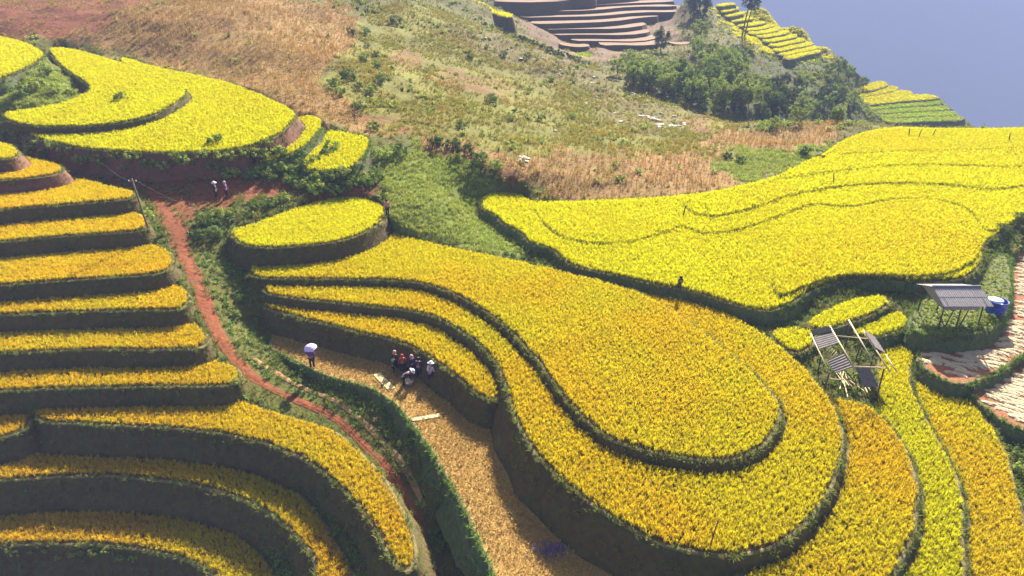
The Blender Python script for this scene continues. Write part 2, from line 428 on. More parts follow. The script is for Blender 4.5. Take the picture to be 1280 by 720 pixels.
terr('L9', RT, 'curving rice terrace half in shade below the big curving terrace', -2.4, [(-380, 640), (-100, 611), (0, 602), (67, 596), (143, 595), (217, 603), (283, 618), (333, 640), (367, 667), (390, 700), (398, 730), (400, 800), (460, 800), (452, 740), (430, 690), (390, 630), (330, 580), (250, 555), (-380, 550)], 'rice_orange', drop=1.7, bank='bank')
terr('L10', RT, 'lowest visible rice terrace of the shaded curving flight, weeds on its bank', -4.3, [(-400, 720), (-100, 688), (0, 682), (67, 680), (133, 683), (187, 690), (233, 701), (265, 717), (290, 750), (300, 830), (375, 830), (360, 760), (330, 690), (270, 645), (150, 620), (-400, 620)], 'rice_orange', drop=1.7, bank='bank')
terr('L11', 'fallow_terrace', 'bare shaded earth terrace at the foot of the curving flight', -6.0, [(-420, 900), (0, 850), (150, 850), (280, 900), (330, 900), (300, 740), (200, 690), (-420, 690)], None, None, drop=1.5, bank='bank_red', cat='terrace')

# centre: harvested strip and the dome of three terraces
terr('A', 'stubble_terrace', 'harvested terrace of tan stubble where the people stand', 0.0, [(334, 430), (340, 436), (353, 444), (387, 462), (427, 476), (467, 485), (494, 503), (514, 527), (534, 557), (554, 590), (570, 620), (587, 650), (600, 677), (614, 713), (628, 760), (640, 830), (985, 830), (950, 640), (700, 540), (600, 460), (480, 415), (370, 405), (340, 415)], 'straw', 'stubble', drop=.35, bank='bank_green', space=.15, soil='stubble_soil', cat='terrace', skirt=1.8, grass=3.0)
terr('E', RT, 'wide golden rice terrace outside the ringed mound, wrapping its foot', 1.5, [(1040, 497), (1066, 503), (1093, 510), (1120, 541), (1136, 567), (1146, 597), (1150, 627), (1143, 667), (1130, 694), (1116, 722), (1090, 780), (1080, 850), (900, 850), (930, 700), (980, 600), (1010, 500)], 'rice_gold', drop=.7, bank='bank_green')
terr('Fl', RT, 'lime yellow rice strip running from the broken frame down the slope', .9, [(1106, 421), (1138, 419), (1147, 438), (1141, 457), (1137, 480), (1153, 517), (1173, 550), (1193, 587), (1201, 620), (1206, 660), (1208, 700), (1206, 740), (1196, 830), (1080, 830), (1090, 700), (1090, 600), (1080, 520), (1096, 500), (1094, 455)], 'rice_lime', drop=.6, bank='bank_green')
terr('G', RT, 'golden rice terrace below the straw covered beds, edged by green weeds', .3, [(1141, 480), (1162, 476), (1190, 487), (1217, 507), (1240, 533), (1256, 565), (1270, 610), (1280, 645), (1290, 720), (1292, 830), (1150, 830), (1160, 700), (1160, 600), (1125, 500)], 'rice_gold', drop=.8, bank='bank_green')
terr('TB', RT, 'innermost narrow crescent of rice right above the group of people', 1.5, [(325, 380), (333, 387), (367, 397), (427, 411), (477, 423), (514, 434), (544, 451), (577, 478), (590, 490), (607, 501), (622, 504), (629, 496), (628, 478), (640, 440), (560, 380), (420, 365), (335, 368)], 'rice_gold', drop=1.5)
terr('TC', RT, 'broad golden ring terrace wrapping the round mound above the harvested strip', 2.2, [(325, 365), (345, 371), (393, 378), (427, 381), (470, 384), (517, 390), (554, 401), (590, 424), (617, 450), (630, 478), (636, 500), (642, 524), (654, 547), (677, 579), (710, 610), (744, 637), (787, 663), (820, 680), (854, 690), (903, 696), (946, 692), (980, 677), (1010, 653), (1033, 623), (1048, 593), (1055, 562), (1053, 535), (1043, 511), (1023, 483), (993, 450), (953, 419), (903, 389), (853, 370), (800, 352), (740, 345), (500, 335), (345, 352)], 'rice_gold', drop=2.1)
terr('TD', RT, 'raised golden rice plateau crowning the round mound with a long tail', 2.8, [(309, 343), (322, 349), (370, 350), (427, 350), (510, 352), (544, 360), (577, 373), (610, 393), (644, 420), (674, 453), (694, 480), (707, 500), (727, 523), (754, 547), (787, 560), (820, 568), (854, 574), (896, 577), (930, 571), (956, 557), (971, 536), (977, 517), (971, 499), (950, 477), (920, 450), (880, 418), (840, 390), (800, 367), (760, 355), (710, 344), (660, 331), (614, 321), (560, 311), (514, 299), (500, 295), (460, 280), (330, 310)], 'rice_gold', drop=.75)
terr('I', RT, 'small almond shaped rice terrace standing alone beside the path fork', 4.25, [(287, 292), (296, 304), (312, 310), (340, 311), (367, 309), (400, 306), (427, 302), (454, 293), (477, 279), (484, 268), (477, 257), (448, 248), (425, 249), (400, 253), (367, 263), (345, 272), (313, 284), (292, 288)], 'rice_yellow', drop=1.5)

# right: wide yellow slope in low steps
RG = .012
RF = [(604, 243), (600, 262), (620, 271), (626, 281), (654, 293), (660, 306), (690, 312), (704, 328), (727, 337), (760, 343), (820, 357), (853, 362), (886, 372), (920, 383), (945, 389), (963, 390), (983, 384), (1006, 368), (1033, 356), (1066, 349), (1106, 351), (1140, 353), (1186, 353), (1216, 344), (1227, 328), (1231, 303), (1243, 296), (1263, 284), (1280, 271), (1330, 245), (1420, 210)]
RB = [(1420, 160), (1280, 162), (1180, 163), (1113, 160), (1066, 170), (1033, 189), (1020, 205), (993, 218), (946, 230), (903, 240), (853, 246), (760, 252), (700, 254), (662, 254), (655, 244)]
terr('R1', RT, 'broad bright yellow rice slope edged by a weedy ditch above the huts', 3.0, RF + RB, 'rice_yellow', gy=RG, y0=45, drop=.85, back=.1, space=.15, bank='bank_green', it=1)
terr('R2', RT, 'low bright yellow rice step with a scalloped hollow beside the green meadow', 3.27, [(668, 256), (672, 272), (690, 292), (715, 303), (760, 307), (800, 302), (835, 290), (853, 283), (880, 296), (930, 288), (975, 270), (1015, 255), (1060, 262), (1110, 250), (1170, 250), (1210, 262), (1228, 285), (1236, 293), (1263, 280), (1290, 262), (1430, 205), (1430, 165), (1100, 168), (1020, 206), (946, 232), (853, 249), (760, 255)], 'rice_yellow', gy=RG, y0=55, drop=.3, space=.155, soft=True)
terr('R3', RT, 'rounded bright yellow rice knoll rising above the roofed hut', 3.3, [(968, 345), (985, 318), (1015, 290), (1060, 265), (1110, 254), (1165, 252), (1200, 262), (1218, 280), (1226, 305), (1220, 326), (1190, 344), (1140, 347), (1066, 344), (1030, 350), (1000, 362), (980, 372), (966, 368)], 'rice_amber', gy=.004, y0=50, drop=.3, space=.155, soft=True)
terr('R4', RT, 'upper bright yellow rice step with curved furrows across the slope', 3.51, [(850, 252), (862, 268), (890, 275), (940, 262), (985, 246), (1040, 236), (1100, 230), (1180, 232), (1240, 240), (1290, 232), (1440, 195), (1440, 166), (1100, 170), (1020, 208), (946, 233)], 'rice_yellow', gy=RG, y0=62, drop=.3, space=.19, soft=True)
terr('R5', RT, 'far yellow green rice step along the crest before the valley drop', 3.82, [(960, 228), (1000, 222), (1060, 214), (1120, 208), (1200, 208), (1280, 212), (1440, 190), (1440, 166), (1280, 167), (1180, 168), (1113, 166), (1066, 176), (1030, 195)], 'rice_yellow', gy=RG, y0=75, drop=.3, space=.2, soft=True)
terr('R6', RT, 'lime green topmost rice step on the crest, with a few dark stakes', 4.02, [(1030, 196), (1080, 192), (1160, 190), (1240, 188), (1290, 186), (1450, 178), (1450, 162), (1280, 163), (1180, 164), (1113, 162), (1066, 171)], 'rice_lime', gy=RG, y0=80, drop=.3, back=-1.0, space=.155, soft=True)
# small beds round the broken frame
terr('K1', RT, 'slim yellow rice bed curving along the weedy ditch above the broken frame', 2.3, [(1004, 404), (1040, 384), (1070, 374), (1103, 371), (1115, 377), (1110, 385), (1086, 395), (1053, 408), (1030, 415), (1012, 414)], 'rice_yellow', drop=.6, bank='bank_green')
terr('K1b', RT, 'small yellow rice wedge between the ringed mound and the broken frame', 2.1, [(958, 416), (985, 411), (1005, 412), (1024, 418), (1018, 434), (995, 446), (975, 434)], 'rice_yellow', drop=.6, bank='bank_green')
terr('K2', RT, 'small yellow rice bed tucked between the slim bed and the lime strip', 1.75, [(1058, 412), (1066, 405), (1095, 398), (1118, 390), (1132, 395), (1139, 405), (1132, 413), (1108, 420), (1085, 424), (1065, 422)], 'rice_yellow', drop=.6, bank='bank_green')
# hut platform and straw covered beds
terr('H', 'hut_platform', 'grassy bank platform carrying the roofed hut and blue tank', 2.3, [(1143, 414), (1160, 420), (1200, 422), (1235, 415), (1252, 395), (1262, 370), (1264, 340), (1258, 318), (1244, 318), (1232, 335), (1215, 350), (1180, 356), (1148, 380), (1140, 400)], 'meadow', 'leafy', drop=1.2, space=.32, bank='bank_green', soil='bank_green', cat='platform', grass=3.0)
terr('S1', 'straw_bed', 'curved red soil bed laid with rows of pale straw below the hut', 1.3, [(1148, 450), (1160, 464), (1185, 478), (1205, 482), (1235, 472), (1262, 455), (1290, 435), (1340, 395), (1400, 330), (1380, 280), (1290, 290), (1268, 320), (1255, 380), (1220, 400), (1150, 420)], None, None, drop=1.1, bank='bank_green', soil='red_soil', cat='field bed', grass=3.0)
terr('S2', 'straw_bed', 'lower red soil bed with a mat of pale straw, beside green weeds', .7, [(1226, 506), (1245, 522), (1275, 538), (1300, 545), (1380, 520), (1400, 420), (1290, 440), (1240, 465), (1215, 480), (1212, 492)], None, None, drop=.5, bank='bank_green', soil='red_soil', cat='field bed', grass=3.0)
# upper left hill fields
UG = .12
terr('U1', RT, 'large yellow rice terrace above the red bank, sweeping to the corn hillside', 8.75, [(70, 181), (100, 186), (133, 190), (200, 194), (267, 192), (317, 185), (350, 169), (366, 154), (371, 143), (360, 135), (317, 116), (267, 99), (200, 87), (143, 69), (165, 95), (205, 122), (150, 148), (70, 152), (25, 150), (4, 156), (35, 172)], 'rice_yellow', gy=UG, y0=65, drop=2.3, back=.1, bank='bank_red', space=.155, skirt=4.2)
terr('U0', RT, 'yellow rice terrace with a lone green shrub standing in it', 9.85, [(2, 147), (20, 157), (67, 161), (133, 158), (187, 148), (220, 131), (237, 119), (228, 108), (190, 93), (150, 79), (100, 64), (60, 60), (66, 72), (80, 88), (113, 108), (112, 118), (67, 135), (6, 143)], 'rice_yellow', gy=UG, y0=68, drop=1.2, back=.1, space=.155)
terr('U00', RT, 'corner of a yellow rice terrace above the green weedy bank', 11.8, [(-160, 150), (-80, 122), (0, 101), (33, 87), (57, 73), (55, 66), (33, 55), (0, 47), (-160, 22)], 'rice_yellow', gy=UG, y0=74, drop=1.8, back=.1, bank='bank_green', space=.19)
terr('U2', RT, 'thin curved yellow rice terrace stepping down from the large yellow one', 7.3, [(290, 204), (320, 208), (360, 198), (390, 178), (406, 157), (402, 148), (380, 146), (340, 160), (300, 190)], 'rice_yellow', gy=UG, y0=65, drop=1.2, back=.1, bank='bank_green', space=.155, grass=3.5)
terr('U3', RT, 'small squarish yellow rice terrace lowest of the hill steps by the meadow', 6.5, [(372, 213), (400, 216), (427, 215), (446, 211), (460, 190), (463, 175), (452, 171), (425, 166), (408, 163), (395, 180)], 'rice_yellow', gy=UG, y0=65, drop=1.3, back=.1, bank='bank_green', space=.155, grass=3.5)

# far harvested steps across the gully (front edge left->right in pixels, distance)
def strip(key, name, label, u0v0, dist, thick, mat, crop, group, soil, cat, bank, space, drop=1.6, batter=3.0):
    """far step: front edge given in pixels at distance dist(u); it runs back by thick metres at one level"""
    z = at_y(*u0v0[len(u0v0) // 2], dist)[2]
    pts = [unproj(u, v, z) for u, v in u0v0]
    bk = [q + np.array([0, thick, 0]) for q in pts[::-1]]
    p = resample(chaikin(np.array(pts + bk)[:, :2], 1), 1.2)
    if area2(p) < 0: p = p[::-1]
    T.append(dict(key=key, name=name, label=label, z=z, gy=0, y0=0, p=p, mat=mat, crop=crop, drop=drop, back=None, bank=bank, space=space,
                  skirt=drop * 1.6 + 1, group=group, soil=soil, cat=cat, batter=batter, grass=0, fny=-.3, inset=.2, soft=False))
ORD = ['topmost', 'second', 'third', 'fourth', 'fifth', 'sixth', 'seventh', 'eighth', 'ninth', 'tenth', 'eleventh', 'twelfth', 'thirteenth']
GB = 'brown harvested steps on the far slope'
for k, (pts, d) in enumerate([
        ([(618, 2), (680, 3), (740, -2), (800, -6)], 232),
        ([(632, 8), (675, 9), (720, 8), (780, 4), (845, 2)], 225),
        ([(640, 15), (690, 14), (740, 13), (790, 8), (848, 8)], 218),
        ([(650, 22), (700, 21), (750, 20), (800, 15), (850, 15)], 211),
        ([(664, 30), (710, 29), (765, 27), (800, 22), (826, 20)], 204),
        ([(676, 37), (720, 36), (775, 36), (810, 31)], 197),
        ([(690, 44), (730, 43), (785, 44), (815, 40)], 191),
        ([(715, 51), (750, 51), (800, 52), (825, 47)], 185),
        ([(752, 57), (775, 56), (800, 57), (828, 55)], 179)]):
    strip('B%d' % k, 'harvested_terrace', ORD[k] + ' brown harvested step from the top of the far slope beyond the gully', pts, d, 10, None, None, GB, 'brown_soil', 'terrace', 'bank', .5, drop=1.5)
strip('B20', 'harvested_terrace', 'orange brown threshing step beside the far tree clump', [(838, 54), (850, 56), (866, 54)], 180, 5, None, None, None, 'brown_soil', 'terrace', 'bank', .5, 1.0)
strip('B21', 'harvested_terrace', 'brown step wrapping the bright green seedling plot', [(700, 56), (720, 59), (738, 58)], 172, 6, None, None, None, 'brown_soil', 'terrace', 'bank', .5, 1.0)
strip('B22', RT, 'tiny bright green seedling plot among the brown steps', [(716, 70), (728, 74), (743, 72)], 160, 7, 'rice_young', 'rice_far', None, 'mud', 'rice terrace', 'bank', .42, 1.0)
strip('B23', RT, 'bright yellow rice terrace stepping down above the ravine head', [(580, 3), (600, 6), (620, 20), (641, 23)], 176, 12, 'rice_yellow', 'rice_far', None, 'mud', 'rice terrace', 'bank', .45, 2.0)
strip('B24', RT, 'sliver of yellow rice terrace at the top of the brown steps', [(676, -4), (710, -3), (745, -4)], 222, 8, 'rice_yellow', 'rice_far', None, 'mud', 'rice terrace', 'bank', .45, 1.2)
GY = 'pale yellow rice steps on the far ridge'
LY = 'thin pale yellow rice step on the hazy far ridge'
for k, (pts, d) in enumerate([
        ([(900, 9), (912, 7), (922, 6)], 238.0),
        ([(904, 16), (915, 14), (926, 11)], 233.7),
        ([(910, 22), (920, 20), (932, 17)], 229.4),
        ([(915, 28), (926, 27), (944, 24)], 225.1),
        ([(926, 34), (940, 33), (960, 29)], 220.8),
        ([(934, 39), (950, 38), (970, 33)], 216.5),
        ([(941, 44), (960, 42), (980, 37)], 212.2),
        ([(952, 48), (968, 46), (990, 41)], 207.9),
        ([(960, 54), (978, 51), (1000, 46)], 203.6),
        ([(968, 60), (985, 56), (1010, 51)], 199.3),
        ([(974, 66), (992, 61), (1020, 56)], 195.0),
        ([(980, 71), (1000, 66), (1028, 61)], 190.7),
        ([(988, 76), (1006, 70), (1030, 65)], 186.4)]):
    strip('Y%d' % k, RT, ORD[k] + ' pale yellow rice step down the hazy far ridge', pts, d, 7, 'rice_yellow', 'rice_far', GY, 'mud', 'rice terrace', 'bank_green', .42, 1.3)
GZ = 'pale rice steps at the foot of the far ridge'
LZ = 'thin pale rice step near the foot of the far ridge, above the crest'
for k, (pts, d) in enumerate([
        ([(1076, 116), (1095, 113), (1114, 106)], 191.0),
        ([(1072, 122), (1100, 119), (1127, 112)], 186.8),
        ([(1070, 128), (1110, 124), (1147, 118)], 182.6),
        ([(1080, 133), (1120, 128), (1180, 124)], 178.4),
        ([(1088, 139), (1120, 135), (1186, 131)], 174.2),
        ([(1098, 144), (1130, 141), (1194, 138)], 170.0),
        ([(1106, 149), (1140, 147), (1203, 145)], 165.8),
        ([(1112, 155), (1150, 153), (1212, 151)], 161.6)]):
    strip('Z%d' % k, RT, ORD[k] + ' pale rice step of the low flight behind the yellow crest', pts, d, 7, 'rice_lime' if k < 4 else 'rice_young', 'rice_far', GZ, 'mud', 'rice terrace', 'bank_green', .42, 1.2)
TK = {t['key']: t for t in T}

# ---------------------------------------------------------------- base terrain
PATH = [(186, 240, 5.7), (205, 262, 5.3), (224, 300, 4.3), (240, 340, 3.3), (258, 385, 2.2), (276, 425, 1.2), (302, 460, .3), (337, 485, -.3), (385, 505, -.8), (430, 530, -1.2), (470, 570, -1.6), (500, 610, -2.0), (524, 660, -2.4), (540, 720, -2.8), (548, 790, -3.1)]
PATH2 = [(205, 262, 5.3), (228, 255, 5.35), (255, 248, 5.4), (282, 244, 5.5), (330, 238, 5.5)]
ctrl = [unproj(u, v, z) for u, v, z in PATH + PATH2]
# both sides of the path
for (u, v, z) in PATH:
    for du in (-12, 12): ctrl.append(unproj(u + du, v, z + (.1 if du < 0 else .05)))
for u, v, z in [(255, 285, 4.5), (285, 335, 2.8), (300, 350, 2.2), (295, 385, 1.4), (305, 415, .7), (318, 430, .2), (440, 230, 5.4), (400, 229, 5.5), (300, 250, 5.3), (400, 241, 5.1), (450, 238, 5.0), (500, 270, 4.2), (500, 230, 5.0), (560, 250, 4.4), (560, 290, 3.2), (620, 300, 2.9), (690, 322, 2.5), (540, 200, 5.6), (600, 215, 5.2), (640, 225, 4.8),
                (900, 396, 1.8), (940, 403, 1.7), (990, 395, 1.8), (1030, 371, 2.2), (1080, 360, 2.3), (1125, 365, 2.3), (1130, 385, 2.0), (850, 367, 2.0), (770, 350, 2.2), (730, 342, 2.4),
                (1030, 450, 1.55), (1060, 440, 1.4), (1060, 480, 1.35), (1085, 495, 1.3), (1145, 440, 1.2), (1262, 580, .0), (1290, 600, .1), (1290, 660, -.6), (1244, 305, 2.7), (1270, 290, 2.9), (1330, 262, 2.6),
                (360, 462, -.4), (400, 482, -.8), (450, 510, -1.1), (490, 548, -1.4), (530, 605, -1.8), (555, 660, -2.2), (572, 720, -2.5), (345, 452, -.2),
                (660, 420, 1.0), (800, 500, 1.0), (500, 330, 2.0), (900, 600, .5)]:
    ctrl.append(unproj(u, v, z))
for u, v, y in [(440, 60, 115), (440, 110, 92), (480, 170, 76), (300, 60, 100), (300, 10, 122), (150, 30, 107), (0, 0, 125), (0, 30, 106), (560, 150, 88), (600, 120, 105), (500, 60, 125), (500, 100, 100), (650, 170, 88), (750, 200, 78), (850, 215, 76), (900, 190, 86), (1000, 178, 95), (560, 20, 165), (640, 50, 152), (720, 80, 142), (720, 110, 128), (830, 150, 112), (900, 150, 116), (960, 158, 112), (1040, 160, 112),
                (-150, 0, 130), (-300, -20, 150), (400, -30, 160), (200, -40, 170), (520, -20, 190), (620, 70, 140), (680, 130, 112),
                (750, 62, 176), (750, 5, 224), (680, 40, 190), (620, 15, 190), (850, 5, 226), (850, 40, 194), (860, 62, 175), (830, 80, 160), (800, 80, 158), (770, 90, 150), (880, 100, 148), (920, 120, 138), (950, 150, 124), (1000, 120, 160), (1000, 152, 128), (900, 60, 182), (930, 90, 165), (980, 85, 178), (1040, 110, 168), (1050, 140, 150), (1060, 95, 182),
                (900, 15, 232), (940, 50, 206), (985, 75, 188), (1030, 85, 186), (955, 8, 244), (1000, 33, 222), (1030, 55, 200), (1050, 75, 194), (1075, 98, 189), (1112, 108, 186), (1150, 120, 181), (1185, 132, 177), (1215, 155, 168), (1160, 165, 158), (1080, 160, 155)]:
    ctrl.append(at_y(u, v, y))
for x, y, z in [(62, 118, -14), (45, 118, -8), (90, 110, -18), (140, 110, -35), (150, 160, -70), (95, 150, -34), (118, 168, -24), (125, 175, -38), (110, 205, -32), (135, 190, -60), (105, 235, -22), (90, 255, -6), (160, 230, -95), (120, 280, -50), (60, 290, 5), (0, 300, 22), (-100, 280, 30), (-220, 220, 40), (-160, 110, 26), (-90, 70, 19), (-70, 50, 14), (-50, 30, 3), (-60, 20, 0), (-30, 8, -14), (0, 6, -12), (30, 8, -8), (60, 20, -8), (90, 50, -10), (70, 40, -3), (120, 70, -28), (250, 150, -140), (250, 300, -180), (0, 400, 5), (120, 400, -120), (250, 450, -220), (-200, 400, 45), (-250, 100, 40), (180, 30, -60), (-120, 10, -10)]:
    ctrl.append(np.array([x, y, z], float))
for t in T:
    p = t['p']
    far = p[:, 1].mean() > 120
    step = max(1, int((9 if far else 3.0) / (1.2 if far else .4)))
    tn = np.roll(p, -1, 0) - np.roll(p, 1, 0); tn /= np.linalg.norm(tn, axis=1)[:, None] + 1e-9
    nrm = np.stack([tn[:, 1], -tn[:, 0]], 1)
    t['n'] = nrm
    for i in range(0, len(p), step):
        z = plane(t, p[i, 1])
        if nrm[i, 1] < t['fny']:
            q = p[i] + nrm[i] * (t['drop'] / t['batter'] + .25)
            ctrl.append(np.array([q[0], q[1], z - t['drop']]))
        elif t['back'] is not None and nrm[i, 1] > .15:
            q = p[i] + nrm[i] * .6
            ctrl.append(np.array([q[0], q[1], z + t['back']]))
for u, v, dz in ((84, 94, .15), (100, 112, .1), (66, 80, .5), (60, 92, .9), (40, 104, .9), (20, 116, .8), (80, 112, .4), (50, 124, .25), (20, 134, .2), (0, 130, .4)):
    ctrl.insert(0, unproj(u, v, 9.85 + dz, UG, 68))
ctrl = np.array(ctrl)
# drop near duplicates and points that fall inside a terrace
keep = []
for i, c in enumerate(ctrl):
    if all((c[0] - ctrl[j][0]) ** 2 + (c[1] - ctrl[j][1]) ** 2 > 1.0 for j in keep): keep.append(i)
ctrl = ctrl[keep]
CR = 2.0
def kern(d2): return np.sqrt(d2 + CR * CR)
_d2 = ((ctrl[:, None, :2] - ctrl[None, :, :2]) ** 2).sum(-1)
_n = len(ctrl)
_A = np.zeros((_n + 3, _n + 3)); _A[:_n, :_n] = kern(_d2) - np.eye(_n) * .25
_A[:_n, _n] = 1; _A[_n, :_n] = 1; _A[:_n, _n + 1:] = ctrl[:, :2]; _A[_n + 1:, :_n] = ctrl[:, :2].T
_w = np.linalg.solve(_A, np.r_[ctrl[:, 2], 0, 0, 0])
def base_raw(x, y):
    sh = np.shape(x); x = np.ravel(x).astype(float); y = np.ravel(y).astype(float)
    out = np.empty(len(x))
    for s in range(0, len(x), 20000):
        xs, ys = x[s:s + 20000], y[s:s + 20000]
        d2 = (xs[:, None] - ctrl[None, :, 0]) ** 2 + (ys[:, None] - ctrl[None, :, 1]) ** 2
        out[s:s + 20000] = kern(d2) @ _w[:_n] + _w[_n] + _w[_n + 1] * xs + _w[_n + 2] * ys
    return out.reshape(sh)
# fan shaped sheet: fine near the camera, coarse far away
NC, NR = 460, 520
th = np.tan(np.linspace(R(-56), R(56), NC))
th = np.sign(th) * np.abs(th)
yr = 5.0 * (520.0 / 5.0) ** (np.linspace(0, 1, NR) ** .92)
GX = (yr[:, None] + 6) * th[None, :]; GYY = np.repeat(yr[:, None], NC, 1)
GZ_ = base_raw(GX, GYY)
rough = np.clip((GYY - 20) / 60, .25, 1.6)
GZ_ += fbm(GX * .35, GYY * .35, 4) * .22 * rough + fbm(GX * .07 + 9, GYY * .07, 3) * .9 * np.clip((GYY - 60) / 60, 0, 1.5)
for t in T:
    p = t['p']; x0, y0 = p.min(0) - .1; x1, y1 = p.max(0) + .1
    m = (GX > x0) & (GX < x1) & (GYY > y0) & (GYY < y1)
    if not m.any(): continue
    idx = np.where(m)
    ins = inside(GX[idx], GYY[idx], p)
    far = p[:, 1].mean() > 120
    lim = plane(t, GYY[idx]) - (1.0 if far else .6)
    z = GZ_[idx]; GZ_[idx] = np.where(ins, np.minimum(z, lim), z)
def ground(x, y):
    """height of the terrain sheet (bilinear in the fan)"""
    x = np.asarray(x, float); y = np.asarray(y, float)
    r = np.clip(np.interp(y, yr, np.arange(NR)), 0, NR - 1.001)
    c = np.clip(np.interp(x / (y + 6), th, np.arange(NC)), 0, NC - 1.001)
    i, j = r.astype(int), c.astype(int); a, b = r - i, c - j
    return (GZ_[i, j] * (1 - a) * (1 - b) + GZ_[i + 1, j] * a * (1 - b) + GZ_[i, j + 1] * (1 - a) * b + GZ_[i + 1, j + 1] * a * b)
def surface(x, y):
    """terrain or terrace top, whichever is higher"""
    x = np.atleast_1d(np.asarray(x, float)); y = np.atleast_1d(np.asarray(y, float))
    z = ground(x, y)
    for t in T:
        p = t['p']; x0, y0 = p.min(0); x1, y1 = p.max(0)
        m = (x > x0) & (x < x1) & (y > y0) & (y < y1)
        if m.any():
            i = np.where(m)[0]; ins = inside(x[i], y[i], p)
            z[i] = np.where(ins, np.maximum(z[i], plane(t, y[i])), z[i])
    return z
def hit(u, v, y0=14, y1=300, f=None):
    """where the pixel's line of sight meets the ground"""
    d = ray(u, v); ys = y0 * (y1 / y0) ** np.linspace(0, 1, 900)
    tt = ys / d[1]; zz = HC + d[2] * tt; xs = d[0] * tt
    g = (f or surface)(xs, ys)
    i = np.where(zz <= g)[0]
    k = i[0] if len(i) else len(ys) - 1
    return Vector((xs[k], ys[k], g[k]))

# albedo regions of the terrain sheet, traced on the photo and carried by the ground itself
REG = [('olive', [(380, 130), (430, 60), (480, 0), (560, 15), (700, 80), (900, 150), (1000, 180), (900, 200), (780, 195), (640, 190), (520, 170), (460, 165)]),
       ('corn', [(40, 48), (130, 0), (420, 0), (450, 30), (430, 62), (400, 90), (405, 115), (450, 140), (480, 165), (455, 168), (410, 160), (370, 140), (250, 95), (150, 70)]),
       ('corn', [(520, 170), (640, 195), (700, 188), (780, 195), (860, 190), (900, 200), (960, 222), (850, 246), (740, 252), (680, 250), (650, 225), (600, 205), (530, 185)]),
       ('corn', [(850, 172), (950, 162), (1060, 156), (1060, 170), (1030, 180), (960, 190), (900, 188)]),
       ('redsoil', [(-300, -50), (210, -50), (190, 3), (150, 18), (110, 40), (50, 50), (0, 47), (-300, 40)]),
       ('redsoil', [(495, 55), (515, 58), (535, 82), (515, 85), (495, 75)]),
       ('redsoil', [(545, 90), (600, 98), (650, 115), (640, 124), (580, 112), (540, 100)]),
       ('redsoil', [(630, 205), (645, 208), (660, 225), (645, 230), (632, 220)]),
       ('redsoil', [(455, 145), (490, 150), (530, 162), (500, 165), (460, 155)]),
       ('redsoil', [(850, 145), (880, 143), (905, 158), (870, 165), (840, 162)]),
       ('rocky', [(560, 15), (640, 48), (720, 78), (760, 100), (800, 125), (860, 150), (830, 168), (780, 160), (740, 130), (700, 105), (620, 75), (540, 30)]),
       ('meadow', [(470, 190), (520, 180), (600, 215), (640, 235), (660, 300), (705, 322), (780, 352), (640, 325), (560, 308), (500, 290), (478, 262)]),
       ('meadow', [(890, 205), (940, 190), (1035, 178), (1020, 205), (960, 222), (920, 226)]),
       ('red', [(0, 170), (80, 185), (160, 195), (300, 205), (470, 215), (470, 245), (330, 250), (290, 262), (250, 262), (240, 300), (215, 275), (180, 235), (100, 225), (60, 205)]),
       ('meadow', [(-120, 150), (0, 101), (33, 84), (57, 70), (80, 86), (116, 106), (113, 120), (67, 137), (0, 148)]),
       ('brown', [(640, -20), (860, -20), (850, 50), (830, 60), (740, 82), (690, 60), (650, 35)]),
       ('ripe', [(895, 8), (925, 0), (960, 22), (1032, 62), (1012, 92), (985, 86), (935, 52), (905, 30)]),
       ('forest', [(760, 85), (800, 70), (870, 60), (1060, 80), (1080, 100), (1110, 155), (1000, 160), (950, 158), (900, 145), (820, 110)])]
RC = dict(base=(.085, .085, .018), olive=(.135, .13, .017), corn=(.21, .125, .042), redsoil=(.15, .05, .022), rocky=(.12, .10, .025), meadow=(.14, .17, .03), red=(.16, .055, .022), brown=(.13, .08, .045), forest=(.05, .07, .022), ripe=(.22, .20, .03))
GU, GV = project(GX, GYY, GZ_)
ju = GU + fbm(GX * .35, GYY * .35, 4) * 30; jv = GV + fbm(GX * .35 + 50, GYY * .35 + 20, 4) * 16
cols = np.tile(np.array(RC['base']), (NR, NC, 1)); regid = np.full((NR, NC), 'base', dtype=object)
front = GYY > 0
for nm, poly in REG:
    m = inside(ju, jv, np.array(poly, float)) & (GYY < 260)
    mixf = (.55 + .6 * fbm(GX * .6 + 11, GYY * .6, 3))[..., None].clip(.2, 1) if nm == 'redsoil' and poly[0][0] > 0 else 1.0
    cols = np.where(m[..., None], cols * (1 - mixf) + np.array(RC[nm]) * mixf, cols); regid[m] = nm
cols *= (1 + .35 * fbm(GX * .25 + 5, GYY * .25 + 3, 4))[..., None]
